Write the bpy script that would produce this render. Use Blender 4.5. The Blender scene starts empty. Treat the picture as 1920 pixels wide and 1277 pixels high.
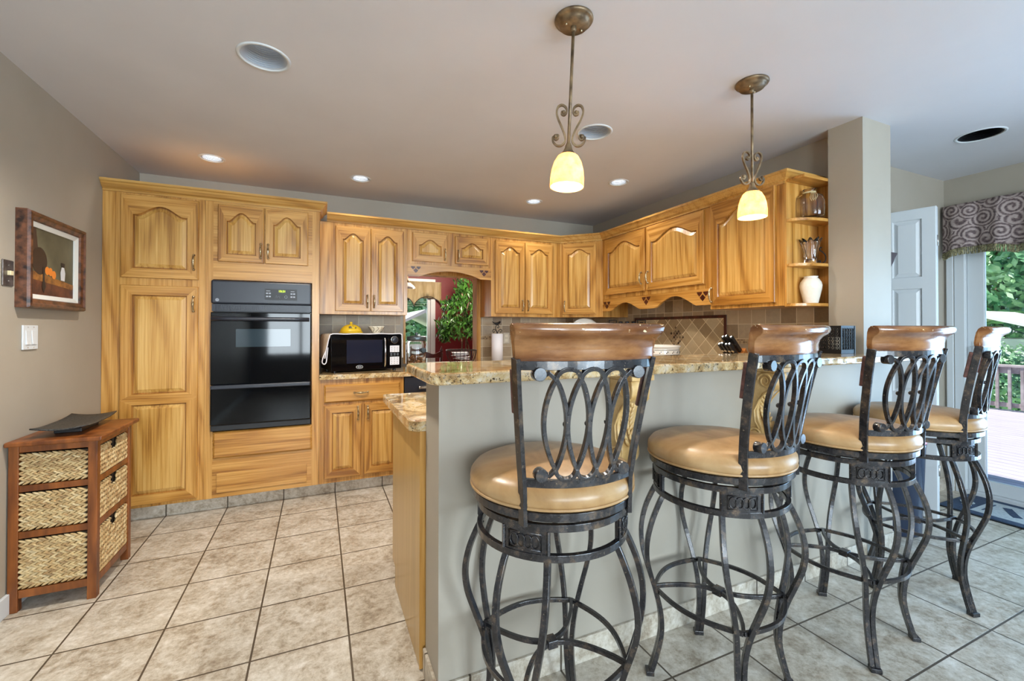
import bpy, bmesh, math, random
from mathutils import Vector, Matrix, noise as mnoise
PI = math.pi
C = bpy.context.scene.collection
sc = bpy.context.scene
rnd = random.Random(7)

# ------------------------------------------------------------------ camera
CAM = Vector((0, 0, 1.253))
yaw, pitch, roll = 0.417979, 0.007997, 0.0010906
fw = Vector((math.sin(yaw)*math.cos(pitch), math.cos(yaw)*math.cos(pitch), math.sin(pitch)))
rt = Vector((math.cos(yaw), -math.sin(yaw), 0)); upv = rt.cross(fw)
rt, upv = rt*math.cos(roll)+upv*math.sin(roll), -rt*math.sin(roll)+upv*math.cos(roll)
cam = bpy.data.cameras.new('camera'); camo = bpy.data.objects.new('camera', cam); C.objects.link(camo)
camo.matrix_world = Matrix(((rt.x, upv.x, -fw.x, CAM.x), (rt.y, upv.y, -fw.y, CAM.y), (rt.z, upv.z, -fw.z, CAM.z), (0, 0, 0, 1)))
cam.sensor_width = 36; cam.lens = 36*813.94/1920; cam.clip_start = 0.02; cam.clip_end = 300
cam.shift_y = -(638.5-611.63)/1920
sc.camera = camo

# ------------------------------------------------------------------ world, sun, daylight, exposure
sc.view_settings.view_transform = 'Standard'; sc.view_settings.look = 'None'
sc.view_settings.gamma = 1.0; sc.view_settings.use_curve_mapping = False
sc.view_settings.exposure = 0.48
w = bpy.data.worlds.new('world'); sc.world = w; w.use_nodes = True
nt = w.node_tree; sky = nt.nodes.new('ShaderNodeTexSky')
sky.sky_type = 'HOSEK_WILKIE'; sky.turbidity = 3.0; sky.ground_albedo = 0.35
sky.sun_direction = Vector((-0.25, 0.55, 0.8)).normalized()
nt.links.new(sky.outputs[0], nt.nodes['Background'].inputs[0]); nt.nodes['Background'].inputs[1].default_value = 2.8

def light(name, kind, loc, energy, color, rot=(0, 0, 0), **k):
    l = bpy.data.lights.new(name, kind); o = bpy.data.objects.new(name, l); C.objects.link(o)
    l.energy = energy; l.color = color; o.location = loc; o.rotation_euler = rot
    for a, b in k.items(): setattr(l, a, b)
    return o
sun = light('sun', 'SUN', (0, 0, 10), 7.5, (1, .96, .88), angle=.01)
sun.rotation_euler = Vector((0.25, -0.55, -0.8)).to_track_quat('-Z', 'Y').to_euler()
COOL = (.74, .87, 1.0); WARM = (1.0, .93, .84)
# daylight entering through the two rear windows and the open side of the glass patio door
light('daylight_rear_window', 'AREA', (-.35, -3.17, 1.45), 105, (.84, .92, 1.0), (PI/2, 0, 0), shape='RECTANGLE', size=1.3, size_y=1.5)
light('daylight_rear_window', 'AREA', (2.0, -3.17, 1.45), 180, (.74, .87, 1.0), (PI/2, 0, 0), shape='RECTANGLE', size=1.7, size_y=1.5)
light('daylight_patio_door', 'AREA', (4.95, .1, 1.1), 95, (.42, .68, 1.0), (PI/2, 0, PI/2), shape='RECTANGLE', size=1.8, size_y=1.9)
light('daylight_dining_window', 'AREA', (.75, 7.72, 1.2), 35, (.9, .96, 1.0), (-PI/2, 0, 0), shape='RECTANGLE', size=1.0, size_y=1.5)

# ------------------------------------------------------------------ helpers
class MB:
    def __init__(s): s.v = []; s.f = []; s.m = []; s.sm = []; s.tf = None
    def add(s, vs, fs, sm=False, mi=0):
        n = len(s.v)
        for p in vs:
            p = Vector(p); s.v.append(s.tf @ p if s.tf else p)
        for f in fs: s.f.append([i+n for i in f]); s.m.append(mi); s.sm.append(sm)
        return s
    def box(s, x0, y0, z0, x1, y1, z1, mi=0):
        x0, x1 = min(x0, x1), max(x0, x1); y0, y1 = min(y0, y1), max(y0, y1); z0, z1 = min(z0, z1), max(z0, z1)
        vs = [(x0,y0,z0),(x1,y0,z0),(x1,y1,z0),(x0,y1,z0),(x0,y0,z1),(x1,y0,z1),(x1,y1,z1),(x0,y1,z1)]
        return s.add(vs, [(3,2,1,0),(4,5,6,7),(0,1,5,4),(1,2,6,5),(2,3,7,6),(3,0,4,7)], False, mi)
    def loops(s, L, cap0=False, cap1=False, closed=False, sm=False, mi=0, mis=None, ring=True):
        n = len(L[0]); vs = [p for l in L for p in l]; m = len(L)
        base = len(s.v); s.add(vs, [], sm, mi)
        for a in range(m if closed else m-1):
            b = (a+1) % m
            for i in range(n if ring else n-1):
                j = (i+1) % n
                s.f.append([base+a*n+i, base+a*n+j, base+b*n+j, base+b*n+i]); s.sm.append(sm)
                s.m.append(mis(a, i) if mis else mi)
        if cap0: s.f.append([base+i for i in range(n)][::-1]); s.m.append(mi); s.sm.append(False)
        if cap1: s.f.append([base+(m-1)*n+i for i in range(n)]); s.m.append(mis(m, 0) if mis else mi); s.sm.append(False)
        return s
    def prism(s, poly, fn, a, b, mi=0, sm=False):
        return s.loops([[fn(p[0], p[1], a) for p in poly], [fn(p[0], p[1], b) for p in poly]], True, True, mi=mi, sm=sm)
    def lathe(s, prof, seg=24, c=(0, 0, 0), sm=True, mi=0, cap0=True, cap1=True, sx=1, sy=1):
        L = [[(c[0]+r*sx*math.cos(2*PI*i/seg), c[1]+r*sy*math.sin(2*PI*i/seg), c[2]+z) for i in range(seg)] for r, z in prof]
        return s.loops(L, cap0, cap1, sm=sm, mi=mi)
    def sphere(s, c, r, seg=12, rings=8, sc=(1, 1, 1), mi=0):
        prof = [(max(1e-4, math.sin(PI*k/rings)), -math.cos(PI*k/rings)) for k in range(rings+1)]
        L = [[(c[0]+r*sc[0]*p*math.cos(2*PI*i/seg), c[1]+r*sc[1]*p*math.sin(2*PI*i/seg), c[2]+r*sc[2]*z) for i in range(seg)] for p, z in prof]
        return s.loops(L, False, False, sm=True, mi=mi)
    def tube(s, pts, r=.01, seg=8, closed=False, rect=None, up=None, sm=True, mi=0, rr=None):
        P = [Vector(p) for p in pts]; n = len(P); L = []
        nrm = None
        for i in range(n):
            if closed: t = P[(i+1) % n]-P[(i-1) % n]
            else: t = P[min(i+1, n-1)]-P[max(i-1, 0)]
            t.normalize()
            if up is not None:
                u = Vector(up(i) if callable(up) else up); u = (u-t*u.dot(t)).normalized()
            else:
                if nrm is None:
                    u = Vector((0, 0, 1)) if abs(t.z) < .9 else Vector((1, 0, 0))
                else: u = nrm
                u = (u-t*u.dot(t)).normalized()
            nrm = u; q = t.cross(u)
            if rect:
                a, b = rect[0]/2, rect[1]/2
                L.append([P[i]+q*a*x+u*b*y for x, y in ((-1,-1),(1,-1),(1,1),(-1,1))])
            else:
                R = rr[i] if rr else r
                L.append([P[i]+(q*math.cos(2*PI*k/seg)+u*math.sin(2*PI*k/seg))*R for k in range(seg)])
        return s.loops(L, not closed, not closed, closed, sm=(sm and not rect), mi=mi)
    def build(s, name, mats, parent=None, bevel=0, sub=0, solid=0, segs=2, smooth_all=False):
        me = bpy.data.meshes.new(name); me.from_pydata(s.v, [], s.f)
        if not isinstance(mats, (list, tuple)): mats = [mats]
        for m in mats: me.materials.append(m)
        me.polygons.foreach_set('material_index', s.m)
        me.polygons.foreach_set('use_smooth', [True]*len(s.f) if smooth_all else s.sm)
        me.update()
        bm = bmesh.new(); bm.from_mesh(me); bmesh.ops.recalc_face_normals(bm, faces=bm.faces); bm.to_mesh(me); bm.free()
        o = bpy.data.objects.new(name, me); C.objects.link(o)
        if parent: o.parent = parent
        if solid: md = o.modifiers.new('s', 'SOLIDIFY'); md.thickness = solid; md.offset = 0
        if bevel:
            md = o.modifiers.new('b', 'BEVEL'); md.width = bevel; md.segments = segs; md.limit_method = 'ANGLE'; md.angle_limit = .6
            md.harden_normals = False
        if sub: md = o.modifiers.new('d', 'SUBSURF'); md.levels = sub; md.render_levels = sub
        return o
def tag(o, label=None, cat=None, group=None, kind=None):
    if label: o['label'] = label
    if cat: o['category'] = cat
    if group: o['group'] = group
    if kind: o['kind'] = kind
    return o
def thing(name, label, cat, loc=(0, 0, 0), rz=0, group=None, kind=None):
    o = bpy.data.objects.new(name, None); C.objects.link(o); o.empty_display_size = .1
    o.location = loc; o.rotation_euler = (0, 0, rz)
    return tag(o, label, cat, group, kind)
def copy_thing(root, label, loc, rz):
    r = root.copy(); C.objects.link(r); r.location = loc; r.rotation_euler = (0, 0, rz); r['label'] = label
    for ch in list(root.children):
        c = ch.copy(); C.objects.link(c); c.parent = r
        for g in list(ch.children):
            d = g.copy(); C.objects.link(d); d.parent = c
    return r
def struct(name, mb, mat, label=None, parent=None, **k):
    o = mb.build(name, mat, parent, **k); o['kind'] = 'structure'
    if label: o['label'] = label
    return o
def lerp(a, b, t): return a+(b-a)*t
def sstep(t): t = max(0, min(1, t)); return t*t*(3-2*t)
def arc(cx, cy, r, a0, a1, n): return [(cx+r*math.cos(lerp(a0, a1, i/n)), cy+r*math.sin(lerp(a0, a1, i/n))) for i in range(n+1)]
def spiral(cx, cy, r0, r1, a0, a1, n): return [(cx+lerp(r0, r1, i/n)*math.cos(lerp(a0, a1, i/n)), cy+lerp(r0, r1, i/n)*math.sin(lerp(a0, a1, i/n))) for i in range(n+1)]
def catmull(P, k=6):
    P = [Vector(p) for p in P]; out = []
    for i in range(len(P)-1):
        a, b, c, d = P[max(i-1, 0)], P[i], P[i+1], P[min(i+2, len(P)-1)]
        for j in range(k):
            t = j/k
            out.append(.5*((2*b)+(c-a)*t+(2*a-5*b+4*c-d)*t*t+(3*b-a-3*c+d)*t**3))
    return out+[P[-1]]
def sweep2d(mb, path, prof, mi=0):
    """profile (offset to the right of the travel direction, z) swept along a 2D path with mitres"""
    P = [Vector(p) for p in path]; n = len(P); L = []
    for i in range(n):
        d0 = (P[i]-P[i-1]).normalized() if i else (P[1]-P[0]).normalized()
        d1 = (P[i+1]-P[i]).normalized() if i < n-1 else d0
        n0 = Vector((d0.y, -d0.x)); n1 = Vector((d1.y, -d1.x)); b = (n0+n1).normalized(); k = 1/max(.3, b.dot(n0))
        L.append([(P[i].x+b.x*k*o, P[i].y+b.y*k*o, z) for o, z in prof])
    mb.loops(L, True, True, mi=mi)

# ------------------------------------------------------------------ materials
def srgb(r, g, b):
    f = lambda c: (c/255/12.92) if c/255 <= .04045 else ((c/255+.055)/1.055)**2.4
    return (f(r), f(g), f(b), 1)
class N:
    def __init__(s, name):
        s.m = bpy.data.materials.new(name); s.m.use_nodes = True; s.t = s.m.node_tree
        s.b = s.t.nodes['Principled BSDF']
    def n(s, typ, **k):
        nd = s.t.nodes.new('ShaderNode'+typ)
        ins = k.pop('ins', {})
        for a, b in k.items(): setattr(nd, a, b)
        for a, b in ins.items(): s.set(nd.inputs[a], b)
        return nd
    def set(s, sock, v):
        if hasattr(v, 'is_output'): s.t.links.new(v, sock)
        elif hasattr(v, 'outputs'): s.t.links.new(v.outputs[0], sock)
        else: sock.default_value = v
    def bs(s, **k):
        for a, b in k.items(): s.set(s.b.inputs[a.replace('_', ' ')], b)
        return s
    def coord(s, scale=(1, 1, 1), loc=(0, 0, 0), rot=(0, 0, 0), rand=False, kind='Object'):
        tc = s.n('TexCoord'); v = tc.outputs[kind]
        if rand:
            oi = s.n('ObjectInfo'); mul = s.n('VectorMath', operation='SCALE'); s.set(mul.inputs[0], (7.3, 3.1, 5.7)); s.set(mul.inputs[3], oi.outputs['Random'])
            ad = s.n('VectorMath', operation='ADD'); s.set(ad.inputs[0], v); s.set(ad.inputs[1], mul.outputs[0]); v = ad.outputs[0]
        return s.n('Mapping', ins={0: v, 1: loc, 2: rot, 3: scale}).outputs[0]
    def noise(s, v, scale, detail=3, rough=.55, dist=0):
        return s.n('TexNoise', ins={'Vector': v, 'Scale': scale, 'Detail': detail, 'Roughness': rough, 'Distortion': dist}).outputs[0]
    def math(s, op, a, b=0, c=0): return s.n('Math', operation=op, ins={0: a, 1: b, 2: c}).outputs[0]
    def ramp(s, fac, stops, interp='LINEAR'):
        r = s.n('ValToRGB'); s.set(r.inputs[0], fac); e = r.color_ramp.elements; r.color_ramp.interpolation = interp
        while len(e) < len(stops): e.new(.5)
        for i, (p, c) in enumerate(stops): e[i].position = p; e[i].color = c if len(c) == 4 else (*c, 1)
        return r.outputs[0]
    def mix(s, f, a, b, mode='MIX'):
        x = s.n('Mix', data_type='RGBA', blend_type=mode); s.set(x.inputs[0], f); s.set(x.inputs[6], a); s.set(x.inputs[7], b); return x.outputs[2]
    def bump(s, h, st=.2, d=.01):
        b = s.n('Bump', ins={'Strength': st, 'Distance': d, 'Height': h}); s.set(s.b.inputs['Normal'], b.outputs[0]); return s
def plain(name, col, rough=.5, metal=0, **k):
    m = N(name); m.bs(Base_Color=col, Roughness=rough, Metallic=metal, **k); return m.m
def vary(name, c0, c1, scale=8, rough=.5, metal=0, bump=0, stretch=(1, 1, 1), det=4, lo=.35, hi=.65, **k):
    m = N(name); f = m.noise(m.coord(stretch), scale, det)
    m.bs(Base_Color=m.ramp(f, [(lo, c0), (hi, c1)]), Roughness=rough, Metallic=metal, **k)
    if bump: m.bump(f, bump)
    return m.m
def oak(name, axis, d=(.25, .095, .013), m_=(.45, .208, .038), l=(.62, .335, .09), rough=.30):
    m = N(name)
    def st(a, b):
        return tuple(b if i == axis else a for i in range(3))
    big = m.noise(m.coord(st(2.6, .34), rand=True), 1.0, 1.2, .4)
    ring = m.math('SINE', m.math('MULTIPLY', big, 75))
    ring = m.math('MULTIPLY_ADD', ring, .5, .5)
    fine = m.noise(m.coord(st(95, 2.2), rand=True), 1.0, 3, .6)
    mid = m.noise(m.coord(st(13, .55), rand=True), 1.0, 3)
    oi = m.n('ObjectInfo'); mid = m.math('ADD', mid, m.math('MULTIPLY_ADD', oi.outputs['Random'], .26, -.13))
    f = m.math('ADD', m.math('MULTIPLY', m.math('POWER', ring, 2.5), -.13), m.math('ADD', m.math('MULTIPLY', fine, .56), m.math('MULTIPLY', mid, .26)))
    m.bs(Base_Color=m.ramp(f, [(.20, d), (.33, m_), (.50, l)]), Roughness=rough, Coat_Weight=.15, Coat_Roughness=.15)
    m.bump(fine, .06, .004)
    return m.m
M = {}
M['paint'] = vary('taupe_wall_paint', srgb(162, 153, 138), srgb(166, 157, 143), 3, .55, bump=.02)
M['ceil'] = vary('ceiling_paint', srgb(203, 202, 205), srgb(207, 206, 209), 2, .7, bump=.03)
M['white'] = plain('white_gloss_paint', srgb(206, 210, 212), .35)
M['red'] = vary('red_wall_paint', srgb(104, 6, 16), srgb(114, 10, 20), 3, .5)
M['oakv'] = oak('oak_vertical', 2); M['oakx'] = oak('oak_horizontal', 0); M['oaky'] = oak('oak_depth', 1)
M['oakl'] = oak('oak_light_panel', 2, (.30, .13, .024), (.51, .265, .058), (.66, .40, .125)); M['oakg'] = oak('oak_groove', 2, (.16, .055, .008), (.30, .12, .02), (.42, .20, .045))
M['oakr'] = oak('oak_matt_casing', 2, rough=.7)
M['oakp'] = oak('oak_veneer_panel', 2, (.40, .24, .07), (.47, .29, .09), (.53, .34, .12))
M['trimoak'] = oak('oak_trim', 0, (.34, .16, .035), (.50, .26, .06), (.58, .34, .10), .28)
M['cherry'] = vary('antique_brown_wood', srgb(92, 44, 16), srgb(150, 84, 36), 2.0, .34, stretch=(4, 4, 1), det=5)
M['brownwood'] = vary('carved_maple', srgb(186, 148, 88), srgb(222, 190, 134), 14, .35, det=4)
M['darkwood'] = vary('dark_red_wood', srgb(52, 18, 12), srgb(84, 34, 22), 4, .3, stretch=(6, 6, 1))
M['brass'] = vary('antique_brass', srgb(120, 96, 60), srgb(222, 205, 170), 60, .28, .9)
M['steel'] = plain('brushed_steel', srgb(200, 198, 194), .25, 1)
M['chrome'] = plain('chrome', srgb(220, 222, 225), .12, 1)
M['blackgloss'] = plain('black_glass', srgb(6, 7, 10), .05, 0, IOR=1.38)
M['blackpanel'] = plain('black_enamel', srgb(34, 38, 48), .32)
M['bafgrey'] = plain('grey_baffle', srgb(176, 182, 190), .45)
M['black'] = plain('black_plastic', srgb(16, 16, 19), .4)
M['white_mark'] = plain('white_print', srgb(226, 228, 230), .5)
M['greymark'] = plain('grey_print', srgb(150, 156, 166), .5)
def emis(name, col, st):
    m = N(name); m.bs(Base_Color=col, Emission_Color=col, Emission_Strength=st); return m.m
M['digit'] = emis('lit_green_digits', srgb(190, 235, 30), 2.2)
M['bulb'] = emis('lamp_bulb', (1, .97, .93, 1), 9)
M['bulbdim'] = emis('lamp_bulb_dim', (.95, .97, 1.0, 1), 1.2)
M['bulb2'] = emis('pendant_bulb', (1, .84, .56, 1), 22)
m = N('glass'); m.bs(Base_Color=(1, 1, 1, 1), Roughness=0, Transmission_Weight=1, IOR=1.45)
lp = None
M['glass'] = m.m
m = N('window_glass')
g = m.n('BsdfGlossy', ins={'Roughness': .0, 'Color': (1, 1, 1, 1)}); tr = m.n('BsdfTransparent', ins={'Color': (.96, .98, .98, 1)})
fr = m.n('Fresnel', ins={'IOR': 1.35}); mx = m.n('MixShader', ins={0: fr, 1: tr, 2: g})
m.t.links.new(mx.outputs[0], m.t.nodes['Material Output'].inputs[0]); M['pane'] = m.m
# floor tile
m = N('floor_tile'); v = m.coord(loc=(.584, -1.905+.3505*8, 0))
br = m.n('TexBrick', offset=0, squash=1); 
for a, b in {'Vector': v, 'Scale': 1.0, 'Mortar Size': .0042, 'Mortar Smooth': .25, 'Bias': 0, 'Brick Width': .3505, 'Row Height': .3505, 'Color1': (.42, .42, .42, 1), 'Color2': (.58, .58, .58, 1)}.items(): m.set(br.inputs[a], b)
n1 = m.noise(m.coord(), 7.5, 8, .75, .5); n2 = m.noise(m.coord(), 34, 5, .75); n3 = m.noise(m.coord((1, 1, 1)), 1.6, 2)
f = m.math('ADD', m.math('MULTIPLY', n1, .50), m.math('ADD', m.math('MULTIPLY', n2, .40), m.math('MULTIPLY', n3, .10)))
f = m.math('ADD', f, m.math('MULTIPLY_ADD', br.outputs[0], .18, -.09))
tc = m.ramp(f, [(.36, srgb(128, 112, 94)), (.44, srgb(164, 151, 132)), (.50, srgb(188, 178, 161)), (.56, srgb(204, 196, 182)), (.66, srgb(224, 219, 209))])
m.bs(Base_Color=m.mix(br.outputs[1], tc, srgb(84, 72, 58)), Roughness=m.math('MULTIPLY_ADD', n2, .3, .22))
m.bump(m.math('SUBTRACT', m.math('MULTIPLY', n2, .25), br.outputs[1]), .35, .004); M['tile'] = m.m
def walltile(name, size, cols, grout, ax=(0, 2), rot=0, mort=.003, off=(0, 0), seedmix=1.0, stag=0):
    m = N(name); tc = m.n('TexCoord'); sp = m.n('SeparateXYZ', ins={0: tc.outputs['Object']}); cb = m.n('CombineXYZ', ins={0: sp.outputs[ax[0]], 1: sp.outputs[ax[1]]})
    v = m.n('Mapping', ins={0: cb.outputs[0], 1: (off[0], off[1], 0), 2: (0, 0, rot)}).outputs[0]
    br = m.n('TexBrick', offset=stag, squash=1)
    for a, b in {'Vector': v, 'Scale': 1.0, 'Mortar Size': mort, 'Mortar Smooth': .3, 'Brick Width': size, 'Row Height': size, 'Color1': (0, 0, 0, 1), 'Color2': (1, 1, 1, 1)}.items(): m.set(br.inputs[a], b)
    nz = m.noise(v, 26, 5, .7); f = m.math('ADD', m.math('MULTIPLY', br.outputs[0], .75), m.math('MULTIPLY', nz, .35))
    k = len(cols); col = m.ramp(f, [(.06+i*.9/(k-1), c) for i, c in enumerate(cols)])
    m.bs(Base_Color=m.mix(br.outputs[1], col, grout), Roughness=.45)
    m.bump(m.math('SUBTRACT', m.math('MULTIPLY', nz, .3), br.outputs[1]), .4, .004); return m.m
TC = [srgb(112, 98, 82), srgb(146, 126, 100), srgb(168, 148, 120), srgb(182, 164, 136), srgb(150, 138, 122)]
M['bs_back'] = walltile('tumbled_tile_back', .108, TC, srgb(208, 194, 166), (0, 2))
M['bs_side'] = walltile('tumbled_tile_side', .108, TC, srgb(208, 194, 166), (1, 2))
M['bs_dia'] = walltile('tumbled_tile_diamond', .098, [srgb(134, 112, 82), srgb(164, 142, 108), srgb(182, 162, 128), srgb(196, 180, 148)], srgb(222, 206, 172), (1, 2), PI/4)
M['mos_back'] = walltile('mosaic_back', .0165, [srgb(52, 34, 22), srgb(176, 152, 116), srgb(88, 60, 40), srgb(196, 176, 142)], srgb(188, 170, 140), (0, 2), 0, .0016)
M['mos_side'] = walltile('mosaic_side', .0165, [srgb(52, 34, 22), srgb(176, 152, 116), srgb(88, 60, 40), srgb(196, 176, 142)], srgb(188, 170, 140), (1, 2), 0, .0016)
M['mos_dia'] = walltile('mosaic_diamond', .024, [srgb(40, 24, 14), srgb(46, 28, 18), srgb(168, 144, 108), srgb(70, 44, 28), srgb(196, 176, 140)], srgb(170, 150, 120), (1, 2), PI/4, .002)
# granite
m = N('granite'); v = m.coord()
b1 = m.noise(m.coord((1, 1, 1)), 9, 6, .7, .8); b2 = m.noise(v, 75, 4, .7); vo = m.n('TexVoronoi', ins={'Vector': v, 'Scale': 120}).outputs[0]; b3 = m.noise(v, 34, 3, .7)
c = m.ramp(b1, [(.32, srgb(112, 84, 50)), (.44, srgb(170, 136, 88)), (.53, srgb(206, 180, 134)), (.66, srgb(214, 206, 190))])
c = m.mix(m.ramp(b2, [(.57, (0, 0, 0)), (.63, (1, 1, 1))]), c, srgb(70, 52, 34))
c = m.mix(m.ramp(b3, [(.60, (0, 0, 0)), (.66, (1, 1, 1))]), c, srgb(120, 112, 102))
c = m.mix(m.ramp(vo, [(.10, (1, 1, 1)), (.2, (0, 0, 0))]), c, srgb(226, 212, 184))
m.bs(Base_Color=c, Roughness=.07, Coat_Weight=.4, Coat_Roughness=.03); M['granite'] = m.m
# iron of the stools
m = N('rubbed_iron'); v = m.coord(); a = m.noise(v, 26, 4, .7); b = m.noise(v, 130, 3, .7)
c = m.ramp(a, [(.35, srgb(24, 24, 28)), (.55, srgb(48, 46, 48)), (.72, srgb(98, 82, 66))])
c = m.mix(m.ramp(b, [(.65, (0, 0, 0)), (.74, (1, 1, 1))]), c, srgb(138, 122, 100))
m.bs(Base_Color=c, Roughness=.26, Metallic=.15, Coat_Weight=.3, Coat_Roughness=.12); M['iron'] = m.m
m = N('tan_leather'); v = m.coord(); a = m.noise(v, 5, 5, .6, .5); b = m.noise(v, 120, 3)
m.bs(Base_Color=m.ramp(a, [(.3, srgb(128, 92, 54)), (.5, srgb(166, 130, 86)), (.68, srgb(186, 154, 112))]), Roughness=.34); m.bump(b, .06, .003); M['leather'] = m.m
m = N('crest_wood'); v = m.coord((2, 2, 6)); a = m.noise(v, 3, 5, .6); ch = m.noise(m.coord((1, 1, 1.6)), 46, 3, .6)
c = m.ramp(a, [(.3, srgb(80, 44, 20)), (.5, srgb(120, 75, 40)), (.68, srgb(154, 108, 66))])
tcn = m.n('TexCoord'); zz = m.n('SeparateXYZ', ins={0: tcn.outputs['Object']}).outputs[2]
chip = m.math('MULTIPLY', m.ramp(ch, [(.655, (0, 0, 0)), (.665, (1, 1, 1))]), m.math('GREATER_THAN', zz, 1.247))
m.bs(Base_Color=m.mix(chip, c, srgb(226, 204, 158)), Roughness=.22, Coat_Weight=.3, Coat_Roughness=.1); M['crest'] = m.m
M['redwrap'] = vary('worn_red_brown_wood', srgb(62, 34, 30), srgb(98, 62, 54), 60, .5)
M['bronze'] = vary('aged_bronze', srgb(92, 74, 54), srgb(150, 126, 94), 18, .4, .5)
m = N('alabaster_glass'); a = m.noise(m.coord(), 30, 4, .7)
colr = m.ramp(a, [(.35, srgb(255, 208, 132)), (.65, srgb(255, 234, 184))])
tl = m.n('BsdfTranslucent', ins={'Color': colr}); df = m.n('BsdfDiffuse', ins={'Color': colr}); em = m.n('Emission', ins={'Color': (1, .66, .28, 1), 'Strength': .30})
mx = m.n('MixShader', ins={0: .55, 1: df, 2: tl}); ad = m.n('AddShader', ins={0: mx, 1: em}); m.t.links.new(ad.outputs[0], m.t.nodes['Material Output'].inputs[0]); M['alab'] = m.m
for nm_, c_ in (('sg0', (206, 178, 128)), ('sg1', (190, 158, 108)), ('sg2', (216, 192, 146)), ('sg3', (172, 138, 92))): M[nm_] = vary('seagrass_'+nm_[2], srgb(*[int(q*.88) for q in c_]), srgb(*c_), 60, .6)
m = N('seagrass'); a = m.noise(m.coord((1, 1, 1)), 40, 3); b = m.noise(m.coord((60, 60, 300)), 1, 2)
m.bs(Base_Color=m.ramp(m.math('MULTIPLY_ADD', b, .3, m.math('MULTIPLY', a, .7)), [(.36, srgb(112, 84, 52)), (.5, srgb(172, 138, 92)), (.62, srgb(206, 178, 132))]), Roughness=.6); M['grass'] = m.m
M['cream'] = plain('cream_ceramic', srgb(228, 220, 200), .18, 0, Coat_Weight=.6)
M['ceramic'] = plain('white_ceramic', srgb(226, 220, 208), .15, 0, Coat_Weight=.6)
M['yellow'] = plain('yellow_ceramic', srgb(214, 178, 40), .2)
M['paper'] = plain('white_paper', srgb(228, 226, 230), .8)
M['cloth'] = vary('linen', srgb(196, 182, 160), srgb(220, 208, 188), 90, .8)
M['wrought'] = plain('black_wrought_iron', srgb(18, 17, 18), .45, .4)
M['bluemat'] = vary('blue_mat', srgb(34, 52, 78), srgb(52, 74, 100), 60, .8)
M['palemat'] = vary('pale_mat', srgb(160, 172, 178), srgb(184, 194, 196), 60, .85)
M['leaf'] = vary('ficus_leaf', srgb(16, 42, 16), srgb(74, 122, 50), 5, .22)
M['hedge'] = vary('hedge_leaf', srgb(62, 140, 92), srgb(180, 216, 172), 1.6, .5, det=6)
M['bark'] = vary('bark', srgb(74, 58, 44), srgb(120, 100, 78), 20, .8)
M['deck'] = None
# ================================================================== SETTING
def wall(name, boxes, mat='paint', **k):
    mb = MB()
    for b in boxes: mb.box(*b)
    return struct(name, mb, M[mat], **k)
wall('floor', [(-1.4, -3.3, -.1, 4.54, 7.8, 0)], 'tile')
wall('wall_left', [(-1.37, -3.2, 0, -1.252, 4.154, 2.44)])
wall('wall_back', [(-1.37, 4.154, 0, .725, 4.274, 2.44), (1.476, 4.154, 0, 2.978, 4.274, 2.44), (.725, 4.154, 0, 1.476, 4.274, .93), (.725, 4.154, 1.80, 1.476, 4.274, 2.44)])
wall('wall_right', [(2.858, 1.585, 0, 2.978, 4.154, 2.44)])
wall('wall_pillar', [(2.753, 1.405, 0, 3.028, 1.585, 2.44)])
wall('wall_peninsula', [(.361, 1.405, 0, 2.753, 1.59, 1.086)])
wall('wall_closet', [(3.0281, 1.756, 2.09, 4.54, 1.876, 2.44), (3.665, 1.756, 0, 4.54, 1.876, 2.09), (2.978, 1.756, 0, 3.045, 1.876, 2.44)])
wall('wall_closet_rear', [(2.978, 2.5, 0, 4.54, 2.58, 2.44)])
wall('wall_patio', [(4.54, -3.2, 0, 4.66, -.65, 2.44), (4.54, 1.70, 0, 4.66, 2.58, 2.44), (4.54, -.65, 2.08, 4.66, 1.70, 2.44)])
wall('wall_rear', [(-1.37, -3.2, 0, -1.0, -3.1, 2.44), (.3, -3.2, 0, 1.15, -3.1, 2.44), (2.85, -3.2, 0, 4.66, -3.1, 2.44), (-1.0, -3.2, 2.2, .3, -3.1, 2.44), (1.15, -3.2, 2.2, 2.85, -3.1, 2.44), (-1.0, -3.2, 0, .3, -3.1, .7), (1.15, -3.2, 0, 2.85, -3.1, .7)])
wall('wall_dining', [(-.2, 7.6, 0, .62, 7.7, 2.44), (1.80, 7.6, 0, 4.5, 7.7, 2.44), (.62, 7.6, 0, 1.80, 7.7, .12), (.62, 7.6, 2.06, 1.80, 7.7, 2.44)], 'red')
wall('wall_dining_side', [(-.3, 4.274, 0, -.2, 7.7, 2.44), (4.5, 4.274, 0, 4.6, 7.7, 2.44)], 'red')
wall('wall_dining_front', [(-.2, 4.2745, 0, .62, 4.284, 2.44), (1.51, 4.2745, 0, 4.5, 4.284, 2.44)], 'red')

# recessed ceiling cans: real holes through the ceiling slab
CANS = [(-.225, 2.164, .092, 'big recessed ceiling light with a ribbed white baffle nearest the left wall', 0),
        (-.685, 3.592, .066, 'small lit recessed ceiling light above the pantry cabinet', 1),
        (.292, 3.598, .066, 'small lit recessed ceiling light right of the oven cabinet, before the microwave cabinets', 1),
        (1.813, 3.586, .066, 'small lit recessed ceiling light before the far corner of the kitchen', 1),
        (2.2, 2.838, .066, 'small lit recessed ceiling light between the two pendants toward the right wall cabinets', 1),
        (1.508, 2.175, .092, 'big recessed ceiling light with ribbed baffle showing behind the left pendant', 0),
        (3.668, 1.248, .10, 'black recessed ceiling can with a white rim near the patio door', 2)]
mb = MB(); mb.box(-1.37, -3.3, 2.44, 4.66, 7.8, 2.66)
ceil = struct('ceiling', mb, M['ceil'])
cut = MB()
for x, y, r, *_ in CANS: cut.lathe([(r, 2.40), (r, 2.60)], 40, (x, y, 0), sm=False)
co = cut.build('cutter', M['ceil'])
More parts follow.
